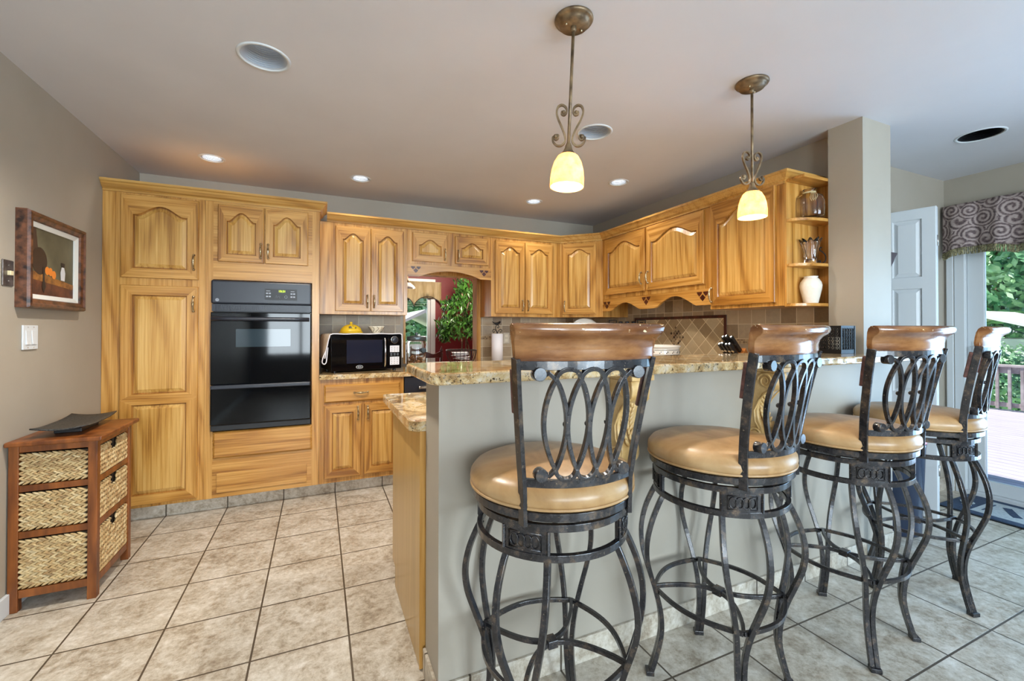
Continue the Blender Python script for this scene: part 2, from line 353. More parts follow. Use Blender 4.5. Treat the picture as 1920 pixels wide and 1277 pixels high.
md = ceil.modifiers.new('holes', 'BOOLEAN'); md.object = co; md.operation = 'DIFFERENCE'; md.solver = 'EXACT'
bpy.context.view_layer.update()
dg = bpy.context.evaluated_depsgraph_get(); me = bpy.data.meshes.new_from_object(ceil.evaluated_get(dg))
ceil.modifiers.clear(); ceil.data = me; bpy.data.objects.remove(co)
for x, y, r, lab, on in CANS:
    t = thing('recessed_light', lab, 'ceiling light', (x, y, 2.44), group='recessed ceiling lights')
    rim = MB(); rim.lathe([(r-.001, .004), (r-.001, -.003), (r+.008, -.005), (r+.014, -.001), (r+.014, 0), (r, 0)], 40, sm=True, cap0=False, cap1=False)
    rim.build('trim_ring', M['white'], t)
    pr = []
    for k in range(15):
        z = k*.008; pr += [(r-.002-.0018*k, z), (r-.002-.0018*k-.0065, z+.003)]
    b = MB(); b.lathe(pr, 40, sm=False, cap0=False, cap1=True)
    b.build('baffle', M['black'] if on == 2 else M['bafgrey'], t)
    if on < 2:
        d = MB(); d.sphere((0, 0, .04 if r < .08 else .088), r*(.62 if r < .08 else .42), 20, 10, (1, 1, .4)); d.build('bulb', M['bulb'] if r < .08 else M['bulbdim'], t)
    if on < 2:
        light('recessed_lamp', 'SPOT', (x, y, 2.43), (7 if y > 3 and x < 1 else 12) if r < .08 else (98 if x < 0 else 58), WARM, spot_size=2.5, spot_blend=.8, shadow_soft_size=.05)

# tiled bases (same stone as the floor)
mb = MB(); mb.box(-1.25, 3.616, 0, 1.24, 3.63, .098)
struct('baseboard_back', mb, M['tile'], bevel=.002)
def tilebase(name, runs, h=.092):
    mb = MB()
    for (x0, y0, x1, y1, nx, ny) in runs:
        L = math.hypot(x1-x0, y1-y0); n = 1; th = .011
        for i in range(n):
            a, b = i/n, (i+1)/n-.004/L
            ax, ay, bx, by = lerp(x0, x1, a), lerp(y0, y1, a), lerp(x0, x1, b), lerp(y0, y1, b)
            mb.box(min(ax, bx)+min(0, nx*th), min(ay, by)+min(0, ny*th), 0, max(ax, bx)+max(0, nx*th), max(ay, by)+max(0, ny*th), h)
    return struct(name, mb, M['tile'], bevel=.002)
tilebase('baseboard_peninsula', [(.361, 1.405, 2.753, 1.405, 0, -1), (.361, 1.405, .361, 1.59, -1, 0)])
tilebase('baseboard_pillar', [(2.753, 1.405, 3.028, 1.405, 0, -1), (3.028, 1.405, 3.028, 1.585, 1, 0)])
tilebase('baseboard_patio', [(4.54, 1.70, 4.54, 1.756, -1, 0), (3.70, 1.756, 4.52, 1.756, 0, -1)])
mb = MB(); mb.box(-1.252, -3.1, 0, -1.238, 3.53, .09); struct('baseboard_left', mb, M['white'], bevel=.003)

# pass-through trim in oak
mb = MB()
mb.box(.725, 4.150, .93, .745, 4.29, 1.80); mb.box(1.456, 4.150, .93, 1.476, 4.29, 1.80); mb.box(.745, 4.150, 1.78, 1.456, 4.29, 1.80)
mb.box(1.462, 4.134, .93, 1.492, 4.1535, 1.872); mb.box(.70, 4.134, 1.785, 1.462, 4.1535, 1.872)
struct('trim_1', mb, M['oakr'], 'oak casing around the pass-through opening', bevel=.003)

# rear windows (behind the camera)
def window(name, x0, x1, z0, z1, y, inward, mull=2, label=None):
    t = thing(name, label, None, ((x0+x1)/2, y, z0), kind='structure')
    hw, h = (x1-x0)/2, z1-z0
    f = MB(); f.box(-hw, -.03, 0, -hw+.05, .03, h); f.box(hw-.05, -.03, 0, hw, .03, h); f.box(-hw, -.03, 0, hw, .03, .05); f.box(-hw, -.03, h-.05, hw, .03, h)
    for k in range(1, mull): xx = lerp(-hw, hw, k/mull); f.box(xx-.025, -.03, 0, xx+.025, .03, h)
    f.build('window_frame', M['white'], t)
    p = MB(); p.box(-hw+.02, -.003, .02, hw-.02, .003, h-.02); p.build('pane', M['pane'], t)
    c = MB(); yy = inward*.06
    for a in ((-hw-.08, -.08, -hw, h+.08), (hw, -.08, hw+.08, h+.08), (-hw, h, hw, h+.08), (-hw, -.08, hw, 0)):
        c.box(a[0], yy-.008, a[1], a[2], yy+.008, a[3])
    c.build('casing', M['white'], t)
    return t
window('window_1', -1.0, .3, .7, 2.2, -3.15, 1, 2)
window('window_2', 1.15, 2.85, .7, 2.2, -3.15, 1, 2)
wd = window('window_3', .62, 1.80, .12, 2.06, 7.65, -1, 2, 'white dining room window beyond the pass-through')
b = MB()
for k in range(9): b.box(-.55, -.075, 1.55+k*.04, .55, -.045, 1.552+k*.04)
b.build('blind', M['white'], wd)

# ================================================================== CABINETS
HW = [M['brass'], M['bronze']]
def handle(parent, x, z, y, vert=True, L=.096):
    mb = MB()
    P = []
    for k in range(13):
        u = k/12*2-1; P.append((u*L/2, -.012-.017*(1-u*u)**.6))
    f = (lambda a, b: (x, y+b, z+a)) if vert else (lambda a, b: (x+a, y+b, z))
    mb.tube([f(a, b) for a, b in P], seg=8, rr=[.0048+.003*math.exp(-((k-6)/2.6)**2) for k in range(13)])
    for s_ in (-1, 1):
        mb.sphere(f(s_*L/2, -.010), .0085, 10, 6); mb.tube([f(s_*L/2, .001), f(s_*L/2, -.012)], .0055)
    return mb.build('handle', M['brass'], parent)
def panel_door(name, parent, x0, x1, z0, z1, y=0, arch=.05, fr=.055, th=.019, split=None, horiz=False, bevel_only=False, hand=None, mats=None):
    """raised-panel door, front facing -y; arch = rise of the cathedral top"""
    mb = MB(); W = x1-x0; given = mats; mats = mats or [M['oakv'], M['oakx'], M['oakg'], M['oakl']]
    if given: mats = [given[0]]*4
    if horiz and not given: mats = [M['oakx'], M['oakx']]
    NB, NS, NT = 2, 2, 22
    def loop(l, r, b, sh, rise, yy, flat=False):
        L = [(lerp(l, r, i/NB), yy, b) for i in range(NB)] + [(r, yy, lerp(b, sh, i/NS)) for i in range(NS)]
        for i in range(NT):
            u = 1-2*i/NT; a = abs(u)
            s_ = 0 if a > .86 else (.5*(1+math.cos(PI*a/.86)))**.72
            L.append((lerp(l, r, (u+1)/2), yy, sh+rise*s_))
        L += [(l, yy, lerp(sh, b, i/NS)) for i in range(NS)]
        return L
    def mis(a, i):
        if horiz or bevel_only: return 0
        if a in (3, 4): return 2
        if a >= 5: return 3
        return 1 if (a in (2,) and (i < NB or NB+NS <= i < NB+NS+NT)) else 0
    if bevel_only:
        Ls = [loop(x0, x1, z0, z1, 0, y), loop(x0, x1, z0, z1, 0, y-th*.45), loop(x0+.012, x1-.012, z0+.012, z1-.012, 0, y-th)]
        mb.loops(Ls, True, True)
    else:
        zs = [z0]+(split if isinstance(split, list) else [split] if split else [])+[z1]
        secs = [(zs[k], zs[k+1], arch if k == len(zs)-2 else 0) for k in range(len(zs)-1)]
        for k, (a, b, ar) in enumerate(secs):
            fb = fr if (k == 0) else fr*.55; ft = fr if k == len(secs)-1 else fr*.55
            sh = b-ft-ar; lo, up = a+fb, sh
            oz0, oz1 = a, b
            c0 = .003 if k == 0 else 0; c1 = .003 if k == len(secs)-1 else 0
            Ls = [loop(x0, x1, oz0, oz1, 0, y), loop(x0, x1, oz0, oz1, 0, y-th+.004), loop(x0+.004, x1-.004, oz0+c0, oz1-c1, 0, y-th),
                  loop(x0+fr, x1-fr, lo, sh, ar, y-th), loop(x0+fr+.005, x1-fr-.005, lo+.005, sh-.005, ar, y-th+.011),
                  loop(x0+fr+.009, x1-fr-.009, lo+.009, sh-.009, ar*.98, y-th+.011), loop(x0+fr+.030, x1-fr-.030, lo+.030, sh-.030, ar*.92, y-th+.002)]
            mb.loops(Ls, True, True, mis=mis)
    o = mb.build(name, mats, parent)
    if hand: handle(o, *hand)
    return o
def cabinet(name, label, loc, rz, w, d, h, cat='kitchen cabinet', boxes=None, grp=None, mat='oakv'):
    t = thing(name, label, cat, loc, rz, grp)
    mb = MB()
    for b in (boxes or [(0, 0, 0, w, d, h)]): mb.box(*b)
    mb.build('body', M[mat], t, bevel=.0012)
    return t
CROWN = [(0, .0), (.008, .0), (.008, .012), (.014, .018), (.022, .022), (.040, .048), (.046, .052), (.052, .054), (.052, .068), (0, .068)]
# pantry and oven cabinets
P = cabinet('pantry_cabinet', 'tall oak pantry cabinet between the left wall and the double oven', (-1.251, 3.54, .1), 0, .541, .61, 2.03)
panel_door('door', P, .095, .507, 1.485, 2.016, 0, .062, .062, hand=(.483, 1.60, -.019))
panel_door('door', P, .095, .507, .022, 1.437, 0, 0, .062, split=.70, hand=(.483, 1.322, -.019))
O = thing('oven_cabinet', 'tall oak cabinet built around the black double oven', 'kitchen cabinet', (-.709, 3.54, .1))
for nm, bx in (('side_panel', (0, 0, 0, .045, .61, 2.03)), ('side_panel', (.660, 0, 0, .709, .61, 2.03)), ('lower_section', (.045, 0, 0, .660, .61, .452)), ('upper_section', (.045, 0, 1.496, .660, .61, 2.03)), ('rear_panel', (.045, .58, .452, .660, .61, 1.496))):
    mb = MB(); mb.box(*bx); mb.build(nm, M['oakx'] if 'section' in nm else M['oakv'], O)
panel_door('door', O, .073, .350, 1.620, 2.012, 0, .062, .05, hand=(.330, 1.705, -.019))
panel_door('door', O, .356, .632, 1.620, 2.012, 0, .062, .05, hand=(.376, 1.705, -.019))
panel_door('drawer', O, .050, .664, .270, .452, 0, bevel_only=True, horiz=True)
mb = MB(); mb.box(.072, -.008, .035, .630, 0, .168); mb.build('drawer', M['oakx'], O, bevel=.002)
mb = MB(); sweep2d(mb, [(-1.25, 3.54), (.0, 3.54), (.0, 3.826)], [(o, z+2.1301) for o, z in CROWN])
tag(mb.build('crown_molding', M['trimoak']), 'oak crown molding along the top of the tall pantry and oven cabinets', 'molding')
# wall cabinets on the back wall
def upper(label, x0, x1, z0=1.378, z1=2.13, y=3.83, d=.323): return cabinet('wall_cabinet', label, (x0, y, z0), 0, x1-x0, d, z1-z0, grp=None)
U = upper('oak two-door wall cabinet above the microwave', .001, .702)
panel_door('door', U, .118, .391, .027, .725, 0, .05, .055, hand=(.366, .11, -.019))
panel_door('door', U, .396, .667, .027, .725, 0, .05, .055, hand=(.421, .11, -.019))
U = upper('short oak wall cabinet with arched valance over the pass-through', .7025, 1.4845, 1.83, 2.13)
panel_door('door', U, .04, .354, .023, .275, 0, .05, .055, hand=(.328, .095, -.019))
panel_door('door', U, .428, .750, .023, .275, 0, .05, .055, hand=(.454, .095, -.019))
def heart(mb, cx, cz, s, fn, a, b, mi):
    for (dx, dz, k) in ((-.62, .42, 0), (.62, .42, 1), (0, -.12, 2)):
        if k == 2: poly = [(0, -.6), (.55, -.05), (0, .45), (-.55, -.05)]
        elif k == 0: poly = [(-.5, .3), (.45, .3), (.5, .1), (.0, -.4), (-.35, -.05)]
        else: poly = [(-.45, .3), (.5, .3), (.35, -.05), (0, -.4), (-.5, .1)]
        mb.prism([(cx+(dx+p[0])*s, cz+(dz+p[1])*s) for p in poly], fn, a, b, mi)
def valance(parent, w, ztop, bot, hearts, hs, name='valance'):
    n = 60; mb = MB()
    L = []
    for i in range(n+1):
        x = w*i/n; zb = bot(i/n); L.append([(x, .02, zb), (x, .02, ztop), (x, 0, ztop), (x, 0, zb)])
    mb.loops(L, True, True)
    fn = lambda a, b, c: (a, c, b)
    for hx, hz in hearts: heart(mb, hx, hz, hs, fn, -.0012, .001, 1)
    return mb.build(name, [M['oakx'], M['darkwood']], parent)
valance(U, .782, 0, lambda t: -.108+(.058*math.sin(PI*max(0, min(1, (t-.14)/.72)))**.8 if .14 < t < .86 else 0), [(.072, -.05), (.71, -.05)], .040)
U = upper('oak two-door wall cabinet between the pass-through and the corner cabinet', 1.485, 2.234)
panel_door('door', U, .037, .345, .03, .725, 0, .05, .055, hand=(.318, .11, -.019))
panel_door('door', U, .350, .658, .03, .725, 0, .05, .055, hand=(.377, .11, -.019))
# diagonal corner cabinet
ang = math.atan2(3.53-3.83, 2.54-2.235); Ld = math.hypot(.305, .30)
t = thing('corner_wall_cabinet', 'diagonal oak corner wall cabinet with one door', 'kitchen cabinet', (2.235, 3.83, 1.378), ang)
mb = MB(); inv = Matrix.Rotation(-ang, 3, 'Z')
pp = [inv @ Vector((x-2.235, y-3.83, 0)) for x, y in ((2.235, 3.83), (2.54, 3.53), (2.857, 3.53), (2.857, 4.153), (2.235, 4.153))]
mb.prism([(p.x, p.y) for p in pp], lambda a, b, c: (a, b, c), 0, .752); mb.build('body', M['oakv'], t, bevel=.001)
panel_door('door', t, .028, Ld-.062, .03, .735, 0, .05, .055, hand=(.055, .11, -.019))
# right wall cabinets: local x runs toward the camera, front faces the room
R90 = -PI/2
U = cabinet('wall_cabinet', 'wide short oak wall cabinet with scalloped valance on the right wall, over the diamond tiles', (2.54, 3.529, 1.55), R90, 1.284, .317, .58)
panel_door('door', U, .05, .618, .035, .570, 0, .075, .06, hand=(.588, .145, -.019))
panel_door('door', U, .640, 1.238, .035, .570, 0, .075, .06, hand=(.670, .145, -.019))
def scal(t):
    b = -.118
    if .10 < t < .42: b += .07*math.sin(PI*(t-.10)/.32)**1.2
    if .56 < t < .90: b += .085*math.sin(PI*(t-.56)/.34)**1.2
    return b
valance(U, 1.284, 0, scal, [(.07, -.062), (.62, -.052), (1.215, -.055)], .048)
U = cabinet('wall_cabinet', 'tall single-door oak wall cabinet on the right wall, next to the open end shelf', (2.54, 2.244, 1.398), R90, .536, .317, .732)
panel_door('door', U, .012, .487, .022, .735, 0, .085, .06, hand=(.028, .10, -.019))
mb = MB(); sweep2d(mb, [(.0545, 3.83), (2.235, 3.83), (2.54, 3.53), (2.54, 1.708), (2.857, 1.708)], [(o, z+2.1301) for o, z in CROWN])
tag(mb.build('crown_molding', M['trimoak']), 'oak crown molding turning the corner above the wall cabinets', 'molding')
# open quarter-round end shelf
t = thing('end_shelf', 'open oak end shelf with curved shelves between the wall cabinet and the pillar', 'shelf', (2.54, 1.7065, 1.393), 0)
mb = MB(); mb.box(0, -.012, 0, .317, 0, .76); mb.build('side_panel', M['oakv'], t)
mb = MB(); mb.box(.300, -.119, 0, .317, -.012, .76); mb.build('back_panel', M['oakv'], t)
def qr(z, th, name, clip=False):
    if clip: poly = [(0, -.0125), (0, -.118), (.2, -.1199), (.299, -.1199), (.299, -.0125)]
    else: poly = [(.299, -.0125), (0.0, -.0125)]+[(.21*(1-math.cos(a)), -.0125-.107*math.sin(a)) for a in [PI/2*k/12 for k in range(1, 13)]]+[(.299, -.1195)]
    m_ = MB(); m_.prism(poly, lambda a, b, c: (a, b, c), z, z+th); m_.build(name, M['oakx'], t, bevel=.002)
qr(0, .018, 'shelf'); qr(.236, .018, 'shelf'); qr(.503, .018, 'shelf'); qr(.742, .018, 'top', True)

# base cabinets
B = cabinet('base_cabinet', 'oak base cabinet with one drawer and two doors under the microwave counter', (.001, 3.54, .1), 0, .621, .60, .776)
panel_door('drawer', B, .034, .590, .602, .737, 0, bevel_only=True, horiz=True)
handle(B.children[-1], .295, .672, -.019, False)
panel_door('door', B, .034, .296, .038, .582, 0, 0, .055, hand=(.272, .515, -.019))
panel_door('door', B, .318, .590, .038, .582, 0, 0, .055, hand=(.344, .515, -.019))
mb = MB()
t = thing('base_cabinet', 'oak corner base cabinets hidden under the back and right worktop', 'kitchen cabinet', (1.24, 3.54, .0))
mb.box(0, 0, .1, 1.617, .60, .876); mb.box(1.0, -1.18, .1, 1.617, 0, .876); mb.box(0, .09, 0, 1.617, .6, .1); mb.box(1.08, -1.18, 0, 1.617, .09, .1)
mb.build('body', M['oakv'], t)
for k in range(2): panel_door('door', t, .04+k*.46, .47+k*.46, .14, .84, 0, 0, .055)
# peninsula base
t = thing('peninsula_cabinet', 'oak peninsula base cabinet behind the half wall, plain veneer end toward the kitchen aisle', 'kitchen cabinet', (.343, 1.604, 0))
mb = MB(); mb.box(.018, 0, .1, 2.5, .646, .876); mb.box(.018, 0, 0, 2.5, .57, .1); mb.build('body', M['oakv'], t)
mb = MB(); mb.prism([(0, .004), (.57, .004), (.57, .1), (.646, .1), (.646, .876), (0, .876)], lambda a, b, c: (c, a, b), 0, .0178)
tag(mb.build('end_panel', M['oakp'], t), 'smooth pale veneer end panel')
mb = MB(); mb.box(-.002, -.0005, .004, .0175, .0, .876); mb.build('edge_strip', M['oakv'], t)
for k in range(4):
    o = panel_door('door', t, -.52-k*.50, -.04-k*.50, .14, .84, 0, 0, .055); o.rotation_euler.z = PI; o.location = (0, .646, 0)
# dishwasher
t = thing('dishwasher', 'black dishwasher with steel bar handle right of the base cabinet', 'dishwasher', (.626, 3.545, 0))
mb = MB(); mb.box(.003, .02, .1, .605, .58, .868); mb.box(.003, .07, .0, .605, .58, .1); mb.build('body', M['black'], t)
mb = MB(); mb.box(.004, -.004, .735, .604, .02, .868); mb.build('control_panel', M['blackpanel'], t, bevel=.004)
mb = MB(); mb.box(.004, -.002, .105, .604, .02, .728); mb.build('door', M['blackpanel'], t, bevel=.004)
mb = MB(); mb.tube([(.11, -.04, .785), (.55, -.04, .785)], .012, 12); mb.tube([(.13, -.004, .785), (.13, -.04, .785)], .008); mb.tube([(.53, -.004, .785), (.53, -.04, .785)], .008)
for xx in (.11, .545): mb.tube([(xx, -.04, .785), (xx+.012, -.04, .785)], .0145, 12)
mb.build('handle', M['steel'], t)

# worktops
t = MB()
U_ = [(.305, 1.635), (.33, 1.60), (2.752, 1.60), (2.752, 1.596), (2.857, 1.596), (2.857, 4.153), (.002, 4.153), (.002, 3.515), (2.215, 3.515), (2.215, 2.35), (.32, 2.35), (.305, 2.335)]
t.prism(U_, lambda a, b, c: (a, b, c), .877, .914)
tag(t.build('granite_worktop', M['granite'], bevel=.007, segs=3), 'granite worktop running round the back wall, right wall and low side of the peninsula', 'worktop')
t = MB()
Bp = [(.30, 1.285), (.31, 1.258), (.34, 1.25), (3.06, 1.25), (3.06, 1.403), (2.751, 1.403), (2.751, 1.69), (.33, 1.69), (.30, 1.66)]
t.prism(Bp, lambda a, b, c: (a, b, c), 1.087, 1.124)
tag(t.build('granite_bar_top', M['granite'], bevel=.009, segs=3), 'raised granite bar top on the peninsula half wall in front of the stools', 'bar top')

# backsplash
def splash(name, label, boxes, mat):
    mb = MB()
    for b in boxes: mb.box(*b)
    return tag(mb.build(name, mat), label, 'backsplash')
for lab, x0, x1 in (('tumbled stone tile backsplash behind the microwave, left of the pass-through', .002, .695), ('tumbled stone tile backsplash on the back wall right of the pass-through', 1.4925, 2.846)):
    s = splash('backsplash', lab, [(x0, 4.145, .915, x1, 4.153, 1.376)], M['bs_back'])
    mb = MB(); mb.box(x0, 4.1435, 1.150, x1, 4.1449, 1.183); tag(mb.build('mosaic_band', M['mos_back'], s), 'dark and cream mosaic band')
s = splash('backsplash', 'tumbled stone tile backsplash with a diamond panel on the right wall', [(2.849, 1.60, .915, 2.857, 4.144, 1.55)], M['bs_side'])
mb = MB(); mb.box(2.846, 2.39, .915, 2.8489, 3.40, 1.345); tag(mb.build('diamond_panel', M['bs_dia'], s), 'diamond laid stone panel')
mb = MB(); mb.box(2.842, 2.366, .915, 2.8489, 2.39, 1.369); mb.box(2.842, 3.40, .915, 2.8489, 3.424, 1.369); mb.box(2.842, 2.39, 1.345, 2.8489, 3.40, 1.369)
tag(mb.build('border', M['darkwood'], s, bevel=.003), 'dark pencil border')
mb = MB(); cy_, cz_ = 2.885, 1.19; r_ = .095
mb.prism([(cy_-r_, cz_), (cy_, cz_-r_), (cy_+r_, cz_), (cy_, cz_+r_)], lambda a, b, c: (c, a, b), 2.844, 2.8459); tag(mb.build('mosaic_inset', M['mos_dia'], s), 'dark mosaic diamond')
mb = MB(); mb.box(2.8475, 1.60, 1.150, 2.8489, 2.365, 1.183); mb.build('mosaic_band', M['mos_side'], s)

# ================================================================== OVEN, MICROWAVE
def text(name, s_, size, loc, rot, mat, parent=None, ext=.0004, align='CENTER'):
    c = bpy.data.curves.new(name, 'FONT'); c.body = s_; c.size = size; c.align_x = align; c.align_y = 'CENTER'; c.extrude = ext
    o = bpy.data.objects.new(name, c); C.objects.link(o); o.data.materials.append(mat); o.location = loc; o.rotation_euler = rot
    if parent: o.parent = parent
    bpy.context.view_layer.update(); me = bpy.data.meshes.new_from_object(o.evaluated_get(bpy.context.evaluated_depsgraph_get()))
    q = bpy.data.objects.new(name, me); C.objects.link(q); q.parent = parent; q.location = loc; q.rotation_euler = rot
    bpy.data.objects.remove(o); bpy.data.curves.remove(c); return q
FR = (PI/2, 0, 0)
t = thing('double_oven', 'black built-in double wall oven in the tall oak cabinet', 'oven', (-.362, 3.54, .556))
mb = MB(); mb.box(-.298, .002, .004, .298, .55, 1.034); mb.build('body', M['black'], t)
mb = MB(); mb.box(-.309, -.034, .872, .309, .0, 1.034); p = mb.build('control_panel', M['blackpanel'], t, bevel=.012, segs=3)
mb = MB(); mb.box(.01, -.0355, .905, .215, -.034, .985); dsp = mb.build('display', M['black'], p)
text('clock', '10:31', .021, (.118, -.0362, .968), FR, M['digit'], dsp)
mb = MB()
for gx in (.022, .176):
    for r_ in range(2):
        for c_ in range(2): mb.box(gx-.004+c_*.017, -.0360, .925+r_*.022, gx+.009+c_*.017, -.0355, .935+r_*.022)
    mb.box(gx-.003, -.0360, .967, gx+.022, -.0355, .971)
for cx, sh in ((.082, 3), (.104, 3), (.143, 14)):
    pts = [(cx+.009*math.cos(a+PI/2+(PI if cx > .1 and sh == 3 else 0)), -.0358, .929+.009*math.sin(a+PI/2+(PI if cx > .1 and sh == 3 else 0))) for a in [2*PI*k/sh for k in range(sh)]]
    mb.tube(pts, .0012, 6, True)
mb.build('buttons', M['greymark'], dsp)
mb = MB(); mb.lathe([(.0105, 0), (.0105, .0012), (.0, .0012)], 24, sm=False); o = mb.build('badge', M['greymark'], p); o.rotation_euler = FR; o.location = (-.272, -.034, .898)
g = text('badge_monogram', 'GE', .0095, (-.272, -.0353, .898), FR, M['black'], p)
mb = MB(); mb.box(-.305, -.018, .822, .305, 0, .870)
for k in range(86): xx = -.285+k*.0066; mb.box(xx, -.024, .829, xx+.0036, -.018, .864)
mb.build('vent_grille', M['blackpanel'], t)
mb = MB(); mb.box(-.308, -.042, .318, .308, 0, .815); d_ = mb.build('upper_door', M['blackgloss'], t, bevel=.006, segs=3)
mb = MB(); mb.box(-.162, -.0428, .575, .175, -.042, .700); tag(mb.build('window', plain('oven_window_glass', srgb(40, 54, 62), .06), d_, bevel=.004), 'grey tinted glass')
mb = MB(); mb.tube([(-.295, -.085, .768), (-.2, -.092, .768), (.2, -.092, .768), (.295, -.085, .768)], .014, 12, rect=None)
for xx in (-.28, .28): mb.tube([(xx, -.04, .768), (xx, -.088, .768)], .010)
mb.build('handle', M['blackpanel'], d_)
mb = MB(); mb.box(-.308, -.042, .045, .308, 0, .296); d_ = mb.build('lower_door', M['blackgloss'], t, bevel=.006, segs=3)
mb = MB(); mb.box(-.305, -.062, .290, .305, -.036, .318); mb.build('handle', M['blackpanel'], d_, bevel=.006)
mb = MB(); mb.box(-.308, -.030, .004, .308, 0, .043); mb.build('bottom_trim', M['black'], t, bevel=.004)

ma = math.atan2(.11, .552)
t = thing('microwave', 'black microwave oven on the counter beside the tall oven cabinet', 'microwave', (.357, 3.685, .9142), ma)
mb = MB(); mb.box(-.278, .015, .016, .278, .36, .298); mb.build('body', M['black'], t, bevel=.006)
mb = MB()
for xx in (-.24, .24):
    for yy in (.05, .31): mb.lathe([(.014, 0), (.014, .017)], 12, (xx, yy, 0), sm=False)
mb.build('foot', M['black'], t)
mb = MB(); mb.box(-.280, -.012, .014, .160, .015, .300); d_ = mb.build('door', M['blackgloss'], t, bevel=.004)
mb = MB(); mb.box(-.165, -.0135, .07, .118, -.012, .255); mb.build('window', plain('microwave_window', srgb(24, 30, 48), .08), d_, bevel=.002)
mb = MB()
pts = [(.026*math.cos(a), .012*math.sin(a)) for a in [2*PI*k/28 for k in range(28)]]
mb.tube([(-.065+a, -.0125, .04+b) for a, b in pts], .0016, 6, True)
for k in range(5): mb.box(-.065-.014+k*.006, -.0128, .037, -.065-.0105+k*.006, -.012, .043)
mb.build('badge', M['white_mark'], d_)
mb = MB(); mb.tube([(.136, -.012, .03), (.136, -.03, .05), (.136, -.036, .15), (.136, -.03, .25), (.136, -.012, .275)], .007, 10); mb.build('handle', M['chrome'], d_)
mb = MB(); mb.box(.162, -.012, .014, .280, .015, .300); p = mb.build('control_panel', M['blackgloss'], t, bevel=.003)
mb = MB(); mb.lathe([(.0, 0), (.026, 0), (.029, .003), (.026, .014), (.022, .016), (.0, .016)], 28, sm=True); o = mb.build('dial', M['blackpanel'], p); o.rotation_euler = FR; o.location = (.222, -.012, .252)
mb = MB(); mb.tube([(.222+.029*math.cos(a), -.0135, .252+.029*math.sin(a)) for a in [2*PI*k/30 for k in range(30)]], .0022, 6, True); mb.build('dial_ring', M['chrome'], p)
mb = MB(); mb.box(.182, -.0134, .150, .262, -.012, .205); k1 = mb.build('keypad', M['paper'], p, bevel=.0006)
mb = MB(); mb.box(.182, -.0134, .045, .262, -.012, .112); kp = mb.build('keypad', M['paper'], p, bevel=.0006)
mb = MB()
for r_ in range(4):
    for c_ in range(3): mb.box(.192+c_*.025, -.0137, .054+r_*.015, .199+c_*.025, -.0134, .058+r_*.015)
mb.build('keypad_print', M['black'], kp); mb = MB()
for r_ in range(3):
    for c_ in range(3): mb.box(.192+c_*.025, -.0137, .158+r_*.015, .201+c_*.025, -.0134, .161+r_*.015)
mb.build('keypad_print', M['black'], k1)
mb = MB()
for c_ in range(3):
    for zz in (.124, .136): mb.box(.186+c_*.027, -.0134, zz, .203+c_*.027, -.012, zz+.004)
mb.build('print', M['greymark'], p)
# lace edged runner on the microwave
t = thing('cloth_runner', 'linen runner with scalloped lace edge draped over the microwave', 'runner', (.357, 3.685, .9142), ma)
mb = MB(); L = []; prof = [(-.325, .115), (-.318, .17), (-.300, .255), (-.288, .298), (-.272, .3035), (-.1, .3035), (.1, .3035), (.268, .3035), (.284, .298), (.2875, .25), (.289, .17), (.291, .10)]
nx = len(prof)
for j in range(9):
    yy = lerp(-.006, .30, j/8); L.append([(x+.003*math.sin(j*2.1+i), yy, z+(.002*math.sin(j*1.3+i*1.7) if 4 < i < 7 else 0)) for i, (x, z) in enumerate(prof)])
mb.loops(L, ring=False, sm=True); mb.build('cloth', M['cloth'], t, solid=.002)
mb = MB(); P = []
for k in range(66):
    f = k/65*(nx-1); i = min(int(f), nx-2); u = f-i
    P.append((lerp(prof[i][0], prof[i+1][0], u), -.010-.003*abs(math.sin(k*.55)), lerp(prof[i][1], prof[i+1][1], u)+.0015*math.sin(k*1.1)))
mb.tube(P, .0042, 6); mb.build('lace_edge', M['paper'], t)
mb = MB(); mb.tube(catmull([(-.318, .0, .17), (-.338, -.006, .12), (-.342, -.004, .085), (-.325, 0, .072), (-.312, .0, .09), (-.306, .004, .14), (-.300, .004, .20)], 5), .0045, 6); mb.build('lace_loop', M['paper'], t)
